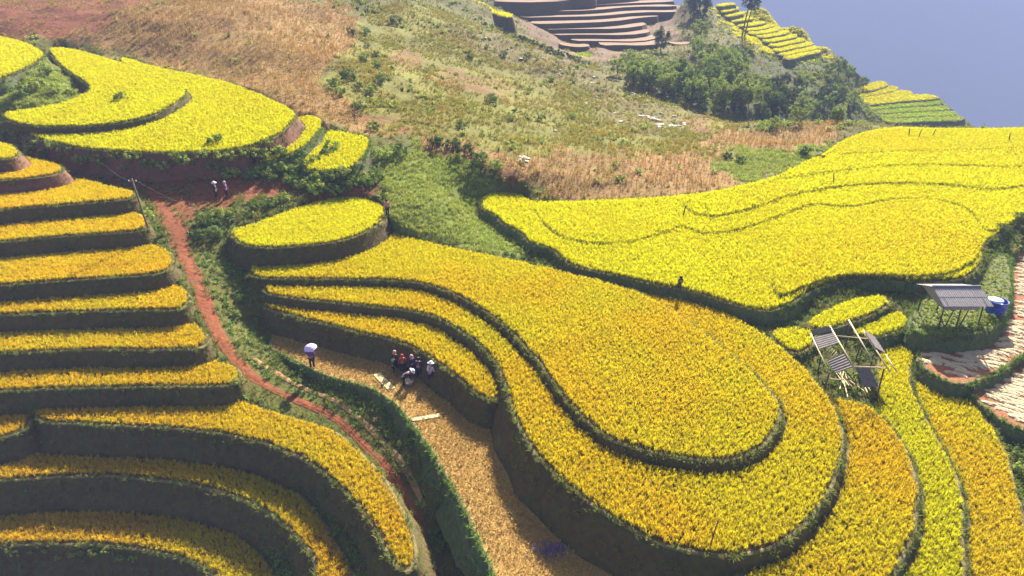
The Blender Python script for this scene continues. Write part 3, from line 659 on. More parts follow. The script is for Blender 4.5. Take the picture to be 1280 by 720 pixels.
def terrain_material():
    m, nt, N, L = mat_base('terrain')
    a = N.new('ShaderNodeAttribute'); a.attribute_name = 'soil'
    g = N.new('ShaderNodeNewGeometry')
    t = N.new('ShaderNodeTexNoise'); t.inputs['Scale'].default_value = 1.7; t.inputs['Detail'].default_value = 8; t.inputs['Roughness'].default_value = .7
    L.new(g.outputs['Position'], t.inputs['Vector'])
    mr = N.new('ShaderNodeMapRange'); mr.inputs[1].default_value = .3; mr.inputs[2].default_value = .7; mr.inputs[3].default_value = .62; mr.inputs[4].default_value = 1.35
    L.new(t.outputs['Fac'], mr.inputs[0])
    hs = N.new('ShaderNodeHueSaturation'); L.new(a.outputs['Color'], hs.inputs['Color']); L.new(mr.outputs[0], hs.inputs['Value'])
    p = N.new('ShaderNodeBsdfPrincipled'); p.inputs['Roughness'].default_value = .95; p.inputs['Specular IOR Level'].default_value = .15
    L.new(hs.outputs[0], p.inputs['Base Color'])
    b = N.new('ShaderNodeBump'); b.inputs['Strength'].default_value = .8; b.inputs['Distance'].default_value = .3
    L.new(t.outputs['Fac'], b.inputs['Height']); L.new(b.outputs[0], p.inputs['Normal'])
    o = N.new('ShaderNodeOutputMaterial'); L.new(p.outputs[0], o.inputs[0])
    return m
M['terrain'] = terrain_material()
ii = np.arange(NR * NC).reshape(NR, NC)
fq = np.stack([ii[:-1, :-1], ii[:-1, 1:], ii[1:, 1:], ii[1:, :-1]], -1).reshape(-1, 4)
ter = mesh_obj('terrain', np.stack([GX, GYY, GZ_], -1).reshape(-1, 3), fq.tolist(), M['terrain'], smooth=True)
ca = ter.data.color_attributes.new('soil', 'FLOAT_COLOR', 'POINT')
ca.data.foreach_set('color', np.concatenate([cols.reshape(-1, 3), np.ones((NR * NC, 1))], 1).astype(np.float32).ravel())
tag(ter, 'hillside ground of grass, dry corn stubble and red earth', kind='structure')

# opposite valley side, steep enough to lie in its own shade
def hills():
    nx, ny = 220, 110
    xs = np.linspace(-2000, 2600, nx); s = np.linspace(0, 1, ny)
    X, S = np.meshgrid(xs, s)
    prof_y = np.interp(S, [0, .12, .9, 1], [480, 1010, 1740, 2000]); prof_z = np.interp(S, [0, .12, .9, 1], [-330, -560, 62, 66])
    Y = prof_y + fbm(X * .004, S * 2, 3) * 45 * np.clip(S * 4, 0, 1)
    Z = prof_z + fbm(X * .006 + 3, S * 6 + 3, 4) * 9 * np.clip((1 - S) * 4, 0, 1)
    Z = np.minimum(Z, 72)
    k = np.arange(nx * ny).reshape(ny, nx)
    f = np.stack([k[:-1, :-1], k[:-1, 1:], k[1:, 1:], k[1:, :-1]], -1).reshape(-1, 4)
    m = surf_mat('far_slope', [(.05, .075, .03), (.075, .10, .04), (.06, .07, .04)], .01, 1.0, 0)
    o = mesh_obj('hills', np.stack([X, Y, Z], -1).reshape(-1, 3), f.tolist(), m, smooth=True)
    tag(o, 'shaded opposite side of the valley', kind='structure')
hills()

# ---------------------------------------------------------------- build the terraces
def build_terrace(t):
    p, n = t['p'], t['n']; N = len(p)
    far = p[:, 1].mean() > 120
    root = empty(t['name'], (float(p[:, 0].mean()), float(p[:, 1].mean()), 0.0))
    off = np.array([p[:, 0].mean(), p[:, 1].mean(), 0.0])
    tag(root, t['label'], t['cat'], t['group'])
    # levels below the rim: depth, extra noise
    if far: lv = [(0, 0.), (.15, .02), (.5, .1), (1, .2)]
    else: lv = [(0, .0), (.03, .02), (.12, .05), (.3, .09), (.55, .11), (.8, .12), (1, .12)]
    s = np.arange(N) * .4
    rings = []
    for k, (d, a) in enumerate(lv):
        dep = d * t['skirt']
        nz = fbm(s * .5 + 3.1 * k + p[0, 0], np.full(N, k * .7), 4) * a * 3.2
        # crumbling rim
        rimz = fbm(s * .8 + p[0, 1], np.full(N, .3), 3) * .07 * (1 - d)
        o = dep / t['batter'] + nz + (.06 if 0 < d < .06 else 0)
        q = p + n * o[:, None]
        z = plane(t, p[:, 1]) - dep + (rimz if not far else 0)
        rings.append(np.stack([q[:, 0], q[:, 1], z], 1))
    V = np.vstack(rings) - off
    Fs = []
    for k in range(len(lv) - 1):
        a, b = k * N, (k + 1) * N
        for i in range(N):
            j = (i + 1) % N
            Fs.append((b + i, b + j, a + j, a + i))
    bank = mesh_obj('earth_bank', V, Fs, M[t['bank']], root, smooth=True)
    if not far and not t['soft']:
        bz = .04 + .05 * fbm(s * .9 + 3, np.full(N, 4.4), 3)
        bw = .2 + .16 * fbm(s * .5 + 8, np.full(N, 6.4), 3)
        pr = []
        for (o_, h_) in ((.07, -.08), (.03, .6), (-.35, 1.0), (-.75, .7), (-1.0, -.3)):
            q = p + n * ((o_ * bw) if o_ < 0 else o_ + 0 * bw)[:, None]
            pr.append(np.stack([q[:, 0], q[:, 1], plane(t, p[:, 1]) + np.where(h_ > 0, bz * h_, h_ * .3)], 1))
        bf = [(k * N + i, k * N + (i + 1) % N, (k + 1) * N + (i + 1) % N, (k + 1) * N + i) for k in range(4) for i in range(N)]
        mesh_obj('bund', np.vstack(pr) - off, bf, M['bund'], root, smooth=True)
    # field soil
    q = rings[0] - off
    field = mesh_obj('field_soil', q, [tuple(range(N))], M[t['soil']], root)
    # crop
    if t['crop'] or t['grass']:
        x0, y0 = p.min(0); x1, y1 = p.max(0)
    ups = [u for u in T if u is not t and u['p'][:, 0].max() > p[:, 0].min() and u['p'][:, 0].min() < p[:, 0].max() and u['p'][:, 1].max() > p[:, 1].min() - 1 and u['p'][:, 1].min() < p[:, 1].max() + 1]
    if t['crop']:
        sp = t['space']; 
        gx, gyy = np.meshgrid(np.arange(x0, x1, sp), np.arange(y0, y1, sp * .9))
        gx = (gx + (np.arange(gx.shape[0]) % 2)[:, None] * sp * .5).ravel(); gyy = gyy.ravel()
        ok = in_view(gx, gyy, plane(t, gyy), 130)
        gx, gyy = gx[ok], gyy[ok]
        gx = gx + rng.normal(0, sp * .28, len(gx)); gyy = gyy + rng.normal(0, sp * .28, len(gx))
        ok = inside(gx, gyy, p); gx, gyy = gx[ok], gyy[ok]
        if len(gx):
            pc = p[::2]
            d = dist_poly(gx, gyy, pc); ok = d > (t['inset'] + rng.uniform(0, .06, len(gx)) if not t['soft'] else 0); gx, gyy = gx[ok], gyy[ok]
        for u in ups:
            if not len(gx): break
            up = u['p']; mg = 1.0
            m = (gx > up[:, 0].min() - mg) & (gx < up[:, 0].max() + mg) & (gyy > up[:, 1].min() - mg) & (gyy < up[:, 1].max() + mg)
            i = np.where(m)[0]
            if not len(i): continue
            dz = plane(u, gyy[i]) - plane(t, gyy[i])
            cond = dz > .02
            if not cond.any(): continue
            ins = inside(gx[i], gyy[i], up); dd = dist_poly(gx[i], gyy[i], up[::2])
            bad = cond & ((ins | (dd < dz / u['batter'] + .1)) if not u['soft'] else (ins & (dd > .14)))
            kp = np.ones(len(gx), bool); kp[i[bad]] = False
            gx, gyy = gx[kp], gyy[kp]
        pts = np.stack([gx, gyy, plane(t, gyy) - .02], 1)
        zs = 1 + .14 * fbm(gx * .3, gyy * .3, 3)
        kind = t['crop']
        bigger = sp / .135
        pl = pts - off
        if kind == 'rice': sc = (.66 * min(bigger, 1.35), .92 * min(bigger, 1.35))
        elif kind == 'stubble': sc = (.7, 1.3)
        elif kind == 'leafy': sc = (.3, .6)
        else: sc = (.8, 1.2)
        lean = np.stack([fbm(gx * .13, gyy * .13 + 40, 3), fbm(gx * .13 + 70, gyy * .13, 3)], 1) * .4
        scatter_obj({'stubble': 'stubble_stalks', 'leafy': 'ground_weeds'}.get(kind, 'rice_crop'), kind, pl, M[t['mat']], sc, root, .14, zs, lean=lean)
    # grass on bank and rim
    if t['grass'] and not far:
        m = int(N * .4 * t['grass'] * 5)
        i = rng.integers(0, N, m); dd = np.abs(rng.normal(0, .35, m)) * t['skirt'] * (.9 if t['grass'] < 1 else 1.0)
        dd = np.where(rng.random(m) < .45, rng.uniform(-.0, .1, m), np.minimum(dd, t['skirt'] * .7))
        q = p[i] + n[i] * (dd / t['batter'] + rng.normal(0, .05, m))[:, None]
        z = plane(t, q[:, 1]) - dd
        g = ground(q[:, 0], q[:, 1]); ok = (z > g - .15) & in_view(q[:, 0], q[:, 1], z, 60)
        for u in ups:
            ins = inside(q[:, 0], q[:, 1], u['p']) & (plane(u, q[:, 1]) > z + .1); ok &= ~ins
        pts = np.stack([q[:, 0], q[:, 1], z], 1)[ok] - off
        scatter_obj('bank_grass', 'grass', pts, M['grass'] if t['grass'] < 2.5 else M['grass_lush'], (.45, 1.0), root, .3)
    t['root'] = root
for t in T: build_terrace(t)

# ---------------------------------------------------------------- the red path, draped on the ground
def drape(name, pix, widths, mat, label, lift=.05):
    c = np.array([unproj(*q) for q in pix])
    w = np.array(widths)
    cw = resample(chaikin(np.c_[c[:, :2], w], 3, False), .35, False)
    tn = np.gradient(cw[:, :2], axis=0); tn /= np.linalg.norm(tn, axis=1)[:, None]
    nr = np.stack([tn[:, 1], -tn[:, 0]], 1)
    K = 9; V = []
    for k in range(K):
        s = (k / (K - 1) - .5)
        e = cw[:, 2] * (1 + .55 * fbm(np.arange(len(cw)) * .25 + (40 if s < 0 else 0), np.full(len(cw), .5), 3))
        q = cw[:, :2] + nr * (s * e)[:, None]
        z = ground(q[:, 0], q[:, 1]) + lift * (1 - (2 * s) ** 4) - .03 * (abs(s) > .45) + fbm(q[:, 0] * 1.2, q[:, 1] * 1.2, 2) * .05 - .05 * math.exp(-((abs(s) - .2) / .07) ** 2)
        V.append(np.stack([q[:, 0], q[:, 1], z], 1))
    n = len(cw); V = np.vstack(V)
    f = [(k * n + i, k * n + i + 1, (k + 1) * n + i + 1, (k + 1) * n + i) for k in range(K - 1) for i in range(n - 1)]
    o = mesh_obj(name, V, f, mat, smooth=True)
    tag(o, label, kind='structure')
    return o
drape('path', PATH, [1.9, 2.0, 1.6, 1.2, 1.15, 1.1, .85, .65, .6, .6, .6, .65, .7, .75, .75], M['path'], 'red earth path running down between the terraces')
drape('path', PATH2, [1.2, 1.3, 1.2, 1.0, .8], M['path'], 'branch of the red path below the shaded bank', .06)
PATH3 = [(318, 450, .1), (345, 468, -.3), (385, 486, -.65), (425, 506, -.95), (460, 533, -1.25), (490, 566, -1.55), (515, 604, -1.85), (530, 640, -2.1)]
drape('path', PATH3, [.5, .5, .45, .4, .4, .4, .35, .3], M['track'], 'narrow tan track on the bank beside the red path', .07)

# ---------------------------------------------------------------- vegetation masses on the terrain
cell = np.zeros((NR, NC))
dxx = np.diff(GX, axis=1); cell[:, :-1] = np.abs(dxx) * np.gradient(yr)[:, None]
pathc = np.array([unproj(*q)[:2] for q in PATH]); pathc = resample(chaikin(pathc, 3, False), .5, False)
path2c = np.array([unproj(*q)[:2] for q in PATH2]); path2c = resample(chaikin(path2c, 3, False), .5, False)
def near_path(x, y):
    a = ((x[:, None] - pathc[None, :, 0]) ** 2 + (y[:, None] - pathc[None, :, 1]) ** 2).min(1)
    b = ((x[:, None] - path2c[None, :, 0]) ** 2 + (y[:, None] - path2c[None, :, 1]) ** 2).min(1)
    return np.sqrt(np.minimum(a, b))
allpoly = [(t['p'], t) for t in T]
def spread(dens, ymin=14, ymax=250, pathgap=.75):
    """random ground points, dens maps region -> plants per square metre"""
    w = np.zeros((NR, NC))
    for k, d in dens.items(): w[regid == k] = d
    w *= cell * ((GYY > ymin) & (GYY < ymax) & (GU > -60) & (GU < 1340) & (GV > -60) & (GV < 780))
    n = rng.poisson(w)
    i, j = np.nonzero(n); i = np.repeat(i, n[i, j]); j = np.repeat(j, n[np.nonzero(n)])
    i2 = np.minimum(i + 1, NR - 1)
    y = yr[i] + (yr[i2] - yr[i]) * rng.random(len(i))
    j2 = np.minimum(j + 1, NC - 1)
    x = (y + 6) * (th[j] + (th[j2] - th[j]) * rng.random(len(j)))
    ok = np.ones(len(x), bool)
    for p, t in allpoly:
        m = (x > p[:, 0].min()) & (x < p[:, 0].max()) & (y > p[:, 1].min()) & (y < p[:, 1].max())
        k = np.where(m)[0]
        if len(k): ok[k] &= ~inside(x[k], y[k], p)
    x, y = x[ok], y[ok]
    if len(x):
        ok = near_path(x, y) > pathgap * rng.uniform(.7, 1.3, len(x)); x, y = x[ok], y[ok]
    return np.stack([x, y, ground(x, y) - .02], 1)
P = spread(dict(corn=5.0)); cl = fbm(P[:, 0] * .12, P[:, 1] * .12, 3); P = P[rng.random(len(P)) < .75 + cl]
tag(scatter_obj('corn_stalks', 'corn', P, M['corn'], (.32, .62), None, .2), 'dry tan corn stalks left standing on the hillside', 'crop')
P = spread(dict(olive=7.0, rocky=4.5, redsoil=1.5, corn=.7, brown=.6, forest=3.0, base=2.0), 55)
cl = fbm(P[:, 0] * .2 + 7, P[:, 1] * .2, 3); P = P[rng.random(len(P)) < .6 + 1.3 * cl]
tag(scatter_obj('hillside_grass', 'grass', P, M['grass_olive'], (.7, 1.5), None, .3), 'rough olive grass covering the hillside', 'grass')
P = spread(dict(olive=.22, rocky=.2, corn=.06, forest=2.0, base=.3), 55)
cl = fbm(P[:, 0] * .15 + 3, P[:, 1] * .15 + 8, 3); P = P[rng.random(len(P)) < .35 + 1.8 * cl]
tag(scatter_obj('hillside_weeds', 'leafy', P, M['leaf_light'], (.8, 2.0), None, .3), 'green weed clumps dotted over the hillside', 'weeds')
P = spread(dict(meadow=16.0))
tag(scatter_obj('meadow_grass', 'grass', P, M['meadow'], (.6, 1.2), None, .3), 'lush green meadow of leafy weeds beside the yellow slope', 'grass')
P = spread(dict(ripe=5.0), 120, 260)
tag(scatter_obj('ridge_rice', 'rice_far', P, M['rice_yellow'], (.9, 1.3), None, .1), 'pale yellow rice covering the far ridge around the steps', 'crop')
P = spread(dict(base=4.5, red=1.8), 14, 66, .7)
tag(scatter_obj('bank_weeds', 'leafy', P, M['grass_lush'], (.3, .8), None, .35), 'green weeds growing on the banks between terraces', 'weeds')
P = spread(dict(base=7.0, red=2.6), 14, 66, .34)
tag(scatter_obj('bank_tufts', 'grass', P, M['grass'], (.5, 1.1), None, .3), 'grass tufts on the banks beside the path', 'grass')

# ---------------------------------------------------------------- trees and shrubs
def crown_mesh(name, mat, clumps, leaves, rx, rz, leaf, seed, hollow=.55, squash=1.0):
    rnd = random.Random(seed); v = []; f = []; h = []
    for c in range(clumps):
        while True:
            d = Vector((rnd.uniform(-1, 1), rnd.uniform(-1, 1), rnd.uniform(-.75, 1)))
            if .2 < d.length < 1: break
        r = d.length; d = d.normalized() * (hollow + (1 - hollow) * r) * rnd.uniform(.75, 1.08)
        ctr = Vector((d.x * rx, d.y * rx, rz + d.z * rz * .95))
        cr = rnd.uniform(.22, .40) * rx
        for k in range(leaves):
            e = Vector((rnd.gauss(0, 1), rnd.gauss(0, 1), rnd.gauss(0, .8)))
            e = e.normalized() * cr * rnd.uniform(.35, 1.0) ** .6
            q = ctr + e
            if q.z < .02: continue
            nrm = (e.normalized() + Vector((rnd.uniform(-.7, .7), rnd.uniform(-.7, .7), rnd.uniform(0, .9)))).normalized()
            rot = nrm.to_track_quat('Z', 'Y'); an = rnd.uniform(0, 6.28)
            L = leaf * rnd.uniform(.6, 1.3); W = L * .5
            a = rot @ Vector((math.cos(an), math.sin(an), 0)); b = rot @ Vector((-math.sin(an), math.cos(an), 0))
            i = len(v)
            v += [q - a * L * .5, q + b * W * .5 - nrm * L * .08, q + a * L * .5 - nrm * L * .15, q - b * W * .5 - nrm * L * .08]
            f.append((i, i + 1, i + 2, i + 3)); hh = min(1, max(0, .35 + .65 * rnd.random())); h += [hh] * 4
    me = bpy.data.meshes.new(name); me.from_pydata([tuple(q) for q in v], [], f); me.materials.append(mat)
    at = me.attributes.new('h', 'FLOAT', 'POINT'); at.data.foreach_set('value', h)
    return me
def stem_mesh(name, n, hgt, spread_, r, seed, mat):
    rnd = random.Random(seed); mb = MB()
    top = Vector((rnd.uniform(-.1, .1) * hgt, rnd.uniform(-.1, .1) * hgt, hgt * .55))
    mb.tube((0, 0, -.2), top, r, r * .6, 6, True, .04 * hgt)
    for k in range(n):
        a = 6.28 * k / n + rnd.uniform(-.4, .4); s0 = top * rnd.uniform(.35, 1.0)
        mb.tube(s0, s0 + Vector((math.cos(a) * spread_, math.sin(a) * spread_, hgt * rnd.uniform(.25, .5))), r * .45, r * .12, 5)
    me = bpy.data.meshes.new(name); me.from_pydata([tuple(q) for q in mb.v], [], mb.f); me.materials.append(mat)
    return me
SHRUB = {k: [crown_mesh('foliage', M[m], 18, 34, .8, .5, lf, 10 + q) for q in range(3)] for k, m, lf in (('mid', 'leaf', .2), ('light', 'leaf_light', .22), ('dark', 'leaf_dark', .2))}
SHRUB_ST = stem_mesh('stem', 5, .8, .45, .035, 5, M['bark'])
TREE = {k: [crown_mesh('crown', M[m], 34, 42, 1.0, 1.15, .22, 30 + q) for q in range(3)] for k, m in (('mid', 'leaf'), ('light', 'leaf_light'), ('dark', 'leaf_dark'))}
TREE_ST = stem_mesh('trunk', 7, 2.2, .7, .07, 9, M['bark'])
_sc = [0]
def shrub(u, v, size, kind, label, group=None, name='shrub', loc=None, sz=1.0):
    p = loc or hit(u, v); _sc[0] += 1
    k = size
    o = empty(name, p, random.uniform(0, 6.28))
    tag(o, label, 'shrub', group)
    share('foliage', SHRUB[kind][_sc[0] % 3], o, (0, 0, .02), (0, 0, 0), (k, k, k * sz))
    share('stem', SHRUB_ST, o, (0, 0, 0), (0, 0, 0), (k, k, k * sz))
    return o
def tree(u, v, size, kind, label, group=None, tall=1.0, crown_lift=.35, loc=None):
    p = loc or hit(u, v); _sc[0] += 1
    o = empty('tree', p, random.uniform(0, 6.28))
    tag(o, label, 'tree', group)
    share('crown', TREE[kind][_sc[0] % 3], o, (0, 0, size * crown_lift * tall), (0, 0, 0), (size, size, size * random.uniform(.85, 1.15)))
    share('trunk', TREE_ST, o, (0, 0, 0), (0, 0, 0), (size, size, size * (.55 + .45 * tall)))
    return o
# gully wood, tree by tree
GT = 'trees filling the gully'
rt = random.Random(21)
spots = []
for v in range(66, 164, 6):
    for u in range(775, 1062, 11):
        uu, vv = u + rt.uniform(-5, 5), v + rt.uniform(-3, 3)
        lo = 80 + (uu - 775) * .30; hi = 106 + (uu - 775) * .26
        if uu > 870: hi = min(158, 128 + (uu - 870) * .28); lo = 62 + (uu - 860) * .30
        if uu > 1010 or (uu > 935 and vv < 108): continue
        if lo < vv < hi and rt.random() < .62: spots.append((uu, vv))
for uu, vv in spots:
    near = vv > 100
    shade = 960 < uu < 1000  # trees in this stretch get a darker leaf colour in place of shade
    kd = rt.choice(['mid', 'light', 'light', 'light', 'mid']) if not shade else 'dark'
    lb = {'mid': 'bushy green tree in the wooded gully', 'light': 'pale leaved tree in the wooded gully', 'dark': 'tree in the wooded gully with shade put into its leaf colour'}[kd]
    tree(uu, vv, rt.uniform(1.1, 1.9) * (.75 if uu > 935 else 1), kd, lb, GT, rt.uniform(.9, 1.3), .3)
for u, v, s, kd, lb in [(1048, 96, 1.7, 'mid', 'bushy tree on the far ridge between the two flights of pale steps'), (1060, 102, 1.3, 'mid', 'rounded tree on the ridge just above the lower pale steps'),
                        (1036, 98, 1.4, 'light', 'light green tree at the lower end of the upper pale steps'),
                        (872, 26, 3.4, 'dark', 'tall dark tree beside the top of the brown steps'), (864, 16, 3.0, 'light', 'pale tree leaning over the end of the brown steps'), (880, 14, 3.2, 'dark', 'dark tree at the head of the pale yellow steps'),
                        (826, 66, 2.0, 'dark', 'small dark tree below the orange threshing step'), (874, 52, 2.2, 'light', 'slender light green tree above the gully wood'), (1078, 112, 1.2, 'mid', 'low tree beside the lower pale steps')]:
    tree(u, v, s, kd, lb, None, 1.2, .35)
for k in range(28):
    uu = rt.uniform(955, 1075); vv = 104 + (uu - 955) * .12 + rt.uniform(0, 1) * (60 - (uu - 955) * .2)
    kd = rt.choice(['mid', 'dark', 'mid', 'light'])
    tree(uu, vv, rt.uniform(.7, 1.3), kd, {'mid': 'small green tree on the gully side below the far ridge', 'dark': 'small dark tree on the gully side below the far ridge', 'light': 'small pale tree on the gully side below the far ridge'}[kd], 'small trees below the far ridge', 1.0, .3)
# the tall double trunk tree on the ridge
pt = hit(927, 47)
o = empty('tree', pt); tag(o, 'tall thin tree with two bare trunks rising over the pale steps', 'tree')
mb = MB(); mb.tube((0, 0, -.5), (1.0, 0, 9.5), .22, .12, 6, True, .3); mb.build('trunk', M['bark'], o)
mb = MB(); mb.tube((.7, 0, -.5), (2.2, .5, 9.0), .2, .1, 6, True, .25); mb.build('trunk', M['bark'], o)
share('crown', TREE['dark'][0], o, (1.2, 0, 7.4), (0, 0, 0), (2.6, 2.6, 2.2)); share('crown', TREE['mid'][1], o, (2.4, .5, 6.6), (0, 0, 1), (1.6, 1.6, 1.2))

# shrubs
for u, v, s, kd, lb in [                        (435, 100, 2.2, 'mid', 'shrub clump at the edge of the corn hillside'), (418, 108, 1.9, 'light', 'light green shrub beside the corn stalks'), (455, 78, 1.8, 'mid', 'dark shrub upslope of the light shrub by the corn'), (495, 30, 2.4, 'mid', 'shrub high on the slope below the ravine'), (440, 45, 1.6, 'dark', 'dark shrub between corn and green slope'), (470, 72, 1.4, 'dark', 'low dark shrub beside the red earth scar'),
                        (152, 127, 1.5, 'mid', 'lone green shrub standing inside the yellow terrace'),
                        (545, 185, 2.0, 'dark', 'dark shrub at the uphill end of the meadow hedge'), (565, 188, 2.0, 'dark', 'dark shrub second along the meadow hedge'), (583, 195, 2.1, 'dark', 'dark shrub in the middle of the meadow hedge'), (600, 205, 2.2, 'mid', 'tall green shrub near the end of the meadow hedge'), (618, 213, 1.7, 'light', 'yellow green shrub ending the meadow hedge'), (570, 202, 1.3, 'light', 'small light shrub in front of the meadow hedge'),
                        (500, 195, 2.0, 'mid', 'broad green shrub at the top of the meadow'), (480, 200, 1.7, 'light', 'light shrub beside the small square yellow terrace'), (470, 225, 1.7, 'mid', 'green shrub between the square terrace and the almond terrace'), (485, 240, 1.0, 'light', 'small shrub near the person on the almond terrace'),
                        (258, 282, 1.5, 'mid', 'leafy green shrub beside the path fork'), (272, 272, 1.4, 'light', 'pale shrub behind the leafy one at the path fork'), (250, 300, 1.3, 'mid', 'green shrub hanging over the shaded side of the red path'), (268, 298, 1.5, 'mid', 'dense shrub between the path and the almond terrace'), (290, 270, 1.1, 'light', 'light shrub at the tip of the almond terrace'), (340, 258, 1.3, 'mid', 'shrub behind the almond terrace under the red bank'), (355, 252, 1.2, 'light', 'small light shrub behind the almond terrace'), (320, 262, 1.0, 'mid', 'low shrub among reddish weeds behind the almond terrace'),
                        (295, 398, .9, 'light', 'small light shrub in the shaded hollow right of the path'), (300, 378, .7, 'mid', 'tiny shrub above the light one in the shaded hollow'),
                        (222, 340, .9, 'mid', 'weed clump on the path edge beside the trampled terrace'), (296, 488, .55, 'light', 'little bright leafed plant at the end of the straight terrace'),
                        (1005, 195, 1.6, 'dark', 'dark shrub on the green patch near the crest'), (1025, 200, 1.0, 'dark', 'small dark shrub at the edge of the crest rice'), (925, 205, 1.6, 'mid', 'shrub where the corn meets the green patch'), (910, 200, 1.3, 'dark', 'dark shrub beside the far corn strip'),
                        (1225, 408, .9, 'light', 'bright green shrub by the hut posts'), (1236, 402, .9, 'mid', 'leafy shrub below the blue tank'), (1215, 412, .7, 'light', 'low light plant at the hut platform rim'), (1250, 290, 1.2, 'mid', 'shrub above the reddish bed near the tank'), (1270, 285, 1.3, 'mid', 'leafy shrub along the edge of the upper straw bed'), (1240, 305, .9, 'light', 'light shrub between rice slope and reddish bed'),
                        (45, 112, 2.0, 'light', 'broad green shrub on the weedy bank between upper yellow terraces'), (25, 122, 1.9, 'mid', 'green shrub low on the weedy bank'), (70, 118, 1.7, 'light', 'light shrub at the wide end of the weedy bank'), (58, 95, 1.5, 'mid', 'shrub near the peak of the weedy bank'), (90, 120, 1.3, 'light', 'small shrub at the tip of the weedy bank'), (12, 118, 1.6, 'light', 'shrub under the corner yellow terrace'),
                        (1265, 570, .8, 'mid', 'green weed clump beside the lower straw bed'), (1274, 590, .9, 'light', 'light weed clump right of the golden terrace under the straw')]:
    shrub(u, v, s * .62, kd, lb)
for k in range(34):
    uu = rt.uniform(420, 760); vv = rt.uniform(20, 165)
    if vv < 10 + (uu - 480) * .28 + rt.uniform(0, 20) or inside(np.array([uu]), np.array([vv]), np.array(REG[2][1], float))[0]: continue
    shrub(uu, vv, rt.uniform(.5, 1.2), rt.choice(['mid', 'light', 'mid']), 'low round shrub scattered on the olive slope', 'shrubs scattered on the olive slope')
for k in range(15):  # dark foliage row added where the ravine has only a shaded step
    shrub(606 + k * 9, 33 + k * 3.6 + rt.uniform(-1, 1), rt.uniform(.8, 1.3), rt.choice(['dark', 'mid', 'dark']), 'dark shrub added in a row to stand for the shaded step at the ravine edge', 'added shrubs standing for shade at the ravine edge')
for key, cnt in (('U2', 10), ('U3', 16)):
    t = TK[key]; fr_ = np.where(t['n'][:, 1] < -.1)[0]
    for k in np.linspace(0, len(fr_) - 1, cnt).astype(int):
        i = fr_[k]; q = t['p'][i] + t['n'][i] * random.uniform(1.0, 2.4)
        shrub(0, 0, random.uniform(.7, 1.15), random.choice(['mid', 'light', 'mid']), 'bushy shrub at the foot of the small hill steps above the path', 'shrubs at the foot of the hill steps', loc=Vector((q[0], q[1], float(surface(q[0], q[1])[0]) - .1)))
GR = 'green plants along the rim of the red bank'
for key, i0, cnt in (('U1', 0, 64), ('U2', 0, 16), ('U3', 0, 24)):
    t = TK[key]; fr_ = np.where(t['n'][:, 1] < -.3)[0]
    for k in np.linspace(0, len(fr_) - 1, cnt).astype(int):
        i = fr_[k]; d = random.uniform(.2, 1.3); q = t['p'][i] + t['n'][i] * (d / t['batter'] + .05)
        shrub(0, 0, random.uniform(.45, .95), random.choice(['mid', 'light', 'light']), 'leafy plant in the row along the rim of the red bank', GR, loc=Vector((q[0], q[1], plane(t, q[1]) - d - .15)))

t = TK['L10']; fr_ = [i for i in np.where(t['n'][:, 1] < -.5)[0] if 10 < project(t['p'][i, 0], t['p'][i, 1], t['z'])[0] < 175]
for k in np.linspace(0, len(fr_) - 1, 11).astype(int):
    i = fr_[k]; d = random.uniform(.15, .6); q = t['p'][i] + t['n'][i] * (d / t['batter'] + .05)
    shrub(0, 0, random.uniform(.22, .4), 'light', 'small bright leafed weed on the bank of the lowest rice terrace', 'weeds on the lowest bank', loc=Vector((q[0], q[1], t['z'] - d - .1)))

# ---------------------------------------------------------------- haze in the valley air
def haze():
    mb = MB(); mb.box((300, 940, -285), (5000, 2260, 730))
    o = mb.build('haze', None)
    m = bpy.data.materials.new('haze'); m.use_nodes = True; nt = m.node_tree; nt.nodes.clear()
    pv = nt.nodes.new('ShaderNodeVolumePrincipled'); pv.inputs['Color'].default_value = (.46, .56, .98, 1); pv.inputs['Density'].default_value = HAZE; pv.inputs['Anisotropy'].default_value = -.2
    ou = nt.nodes.new('ShaderNodeOutputMaterial'); nt.links.new(pv.outputs[0], ou.inputs['Volume'])
    o.data.materials.append(m)
    o.display_type = 'WIRE'
    tag(o, 'pale blue haze filling the valley air', kind='stuff')
HAZE = .00065
haze()

# ---------------------------------------------------------------- roofed hut
def corrugated(name, a, b, c, d, mat, parent, waves=8, amp=.025, thick=.015):
    """sheet with corners a-b (upper edge) and d-c (lower edge); ribs run from the upper to the lower edge"""
    a, b, c, d = map(Vector, (a, b, c, d)); n = waves * 4
    nrm = (b - a).cross(d - a).normalized()
    v = []; f = []
    for side in (0, 1):
        for i in range(n + 1):
            t = i / n; o = nrm * (amp * math.sin(t * waves * 2 * math.pi) + (thick if side else 0))
            v += [a.lerp(b, t) + o, d.lerp(c, t) + o]
    m = 2 * (n + 1)
    for i in range(n):
        f.append((2 * i, 2 * i + 1, 2 * i + 3, 2 * i + 2)); f.append((m + 2 * i, m + 2 * i + 2, m + 2 * i + 3, m + 2 * i + 1))
        f.append((2 * i, 2 * i + 2, m + 2 * i + 2, m + 2 * i)); f.append((2 * i + 1, m + 2 * i + 1, m + 2 * i + 3, 2 * i + 3))
    f.append((0, m, m + 1, 1)); f.append((m - 2, m - 1, 2 * m - 1, 2 * m - 2))
    return mesh_obj(name, v, f, mat, parent)
ZH = TK['H']['z']
rl = unproj(1169, 356, ZH + 2.75); rr = unproj(1223, 355.5, ZH + 2.75)
hut = empty('hut', (float(rl[0] + rr[0]) / 2, float(rl[1] + rr[1]) / 2, ZH))
tag(hut, 'small open hut with grey corrugated gable roof on thin posts', 'hut')
HL, HW, HE, HR = 3.3, 1.75, 1.95, 2.6
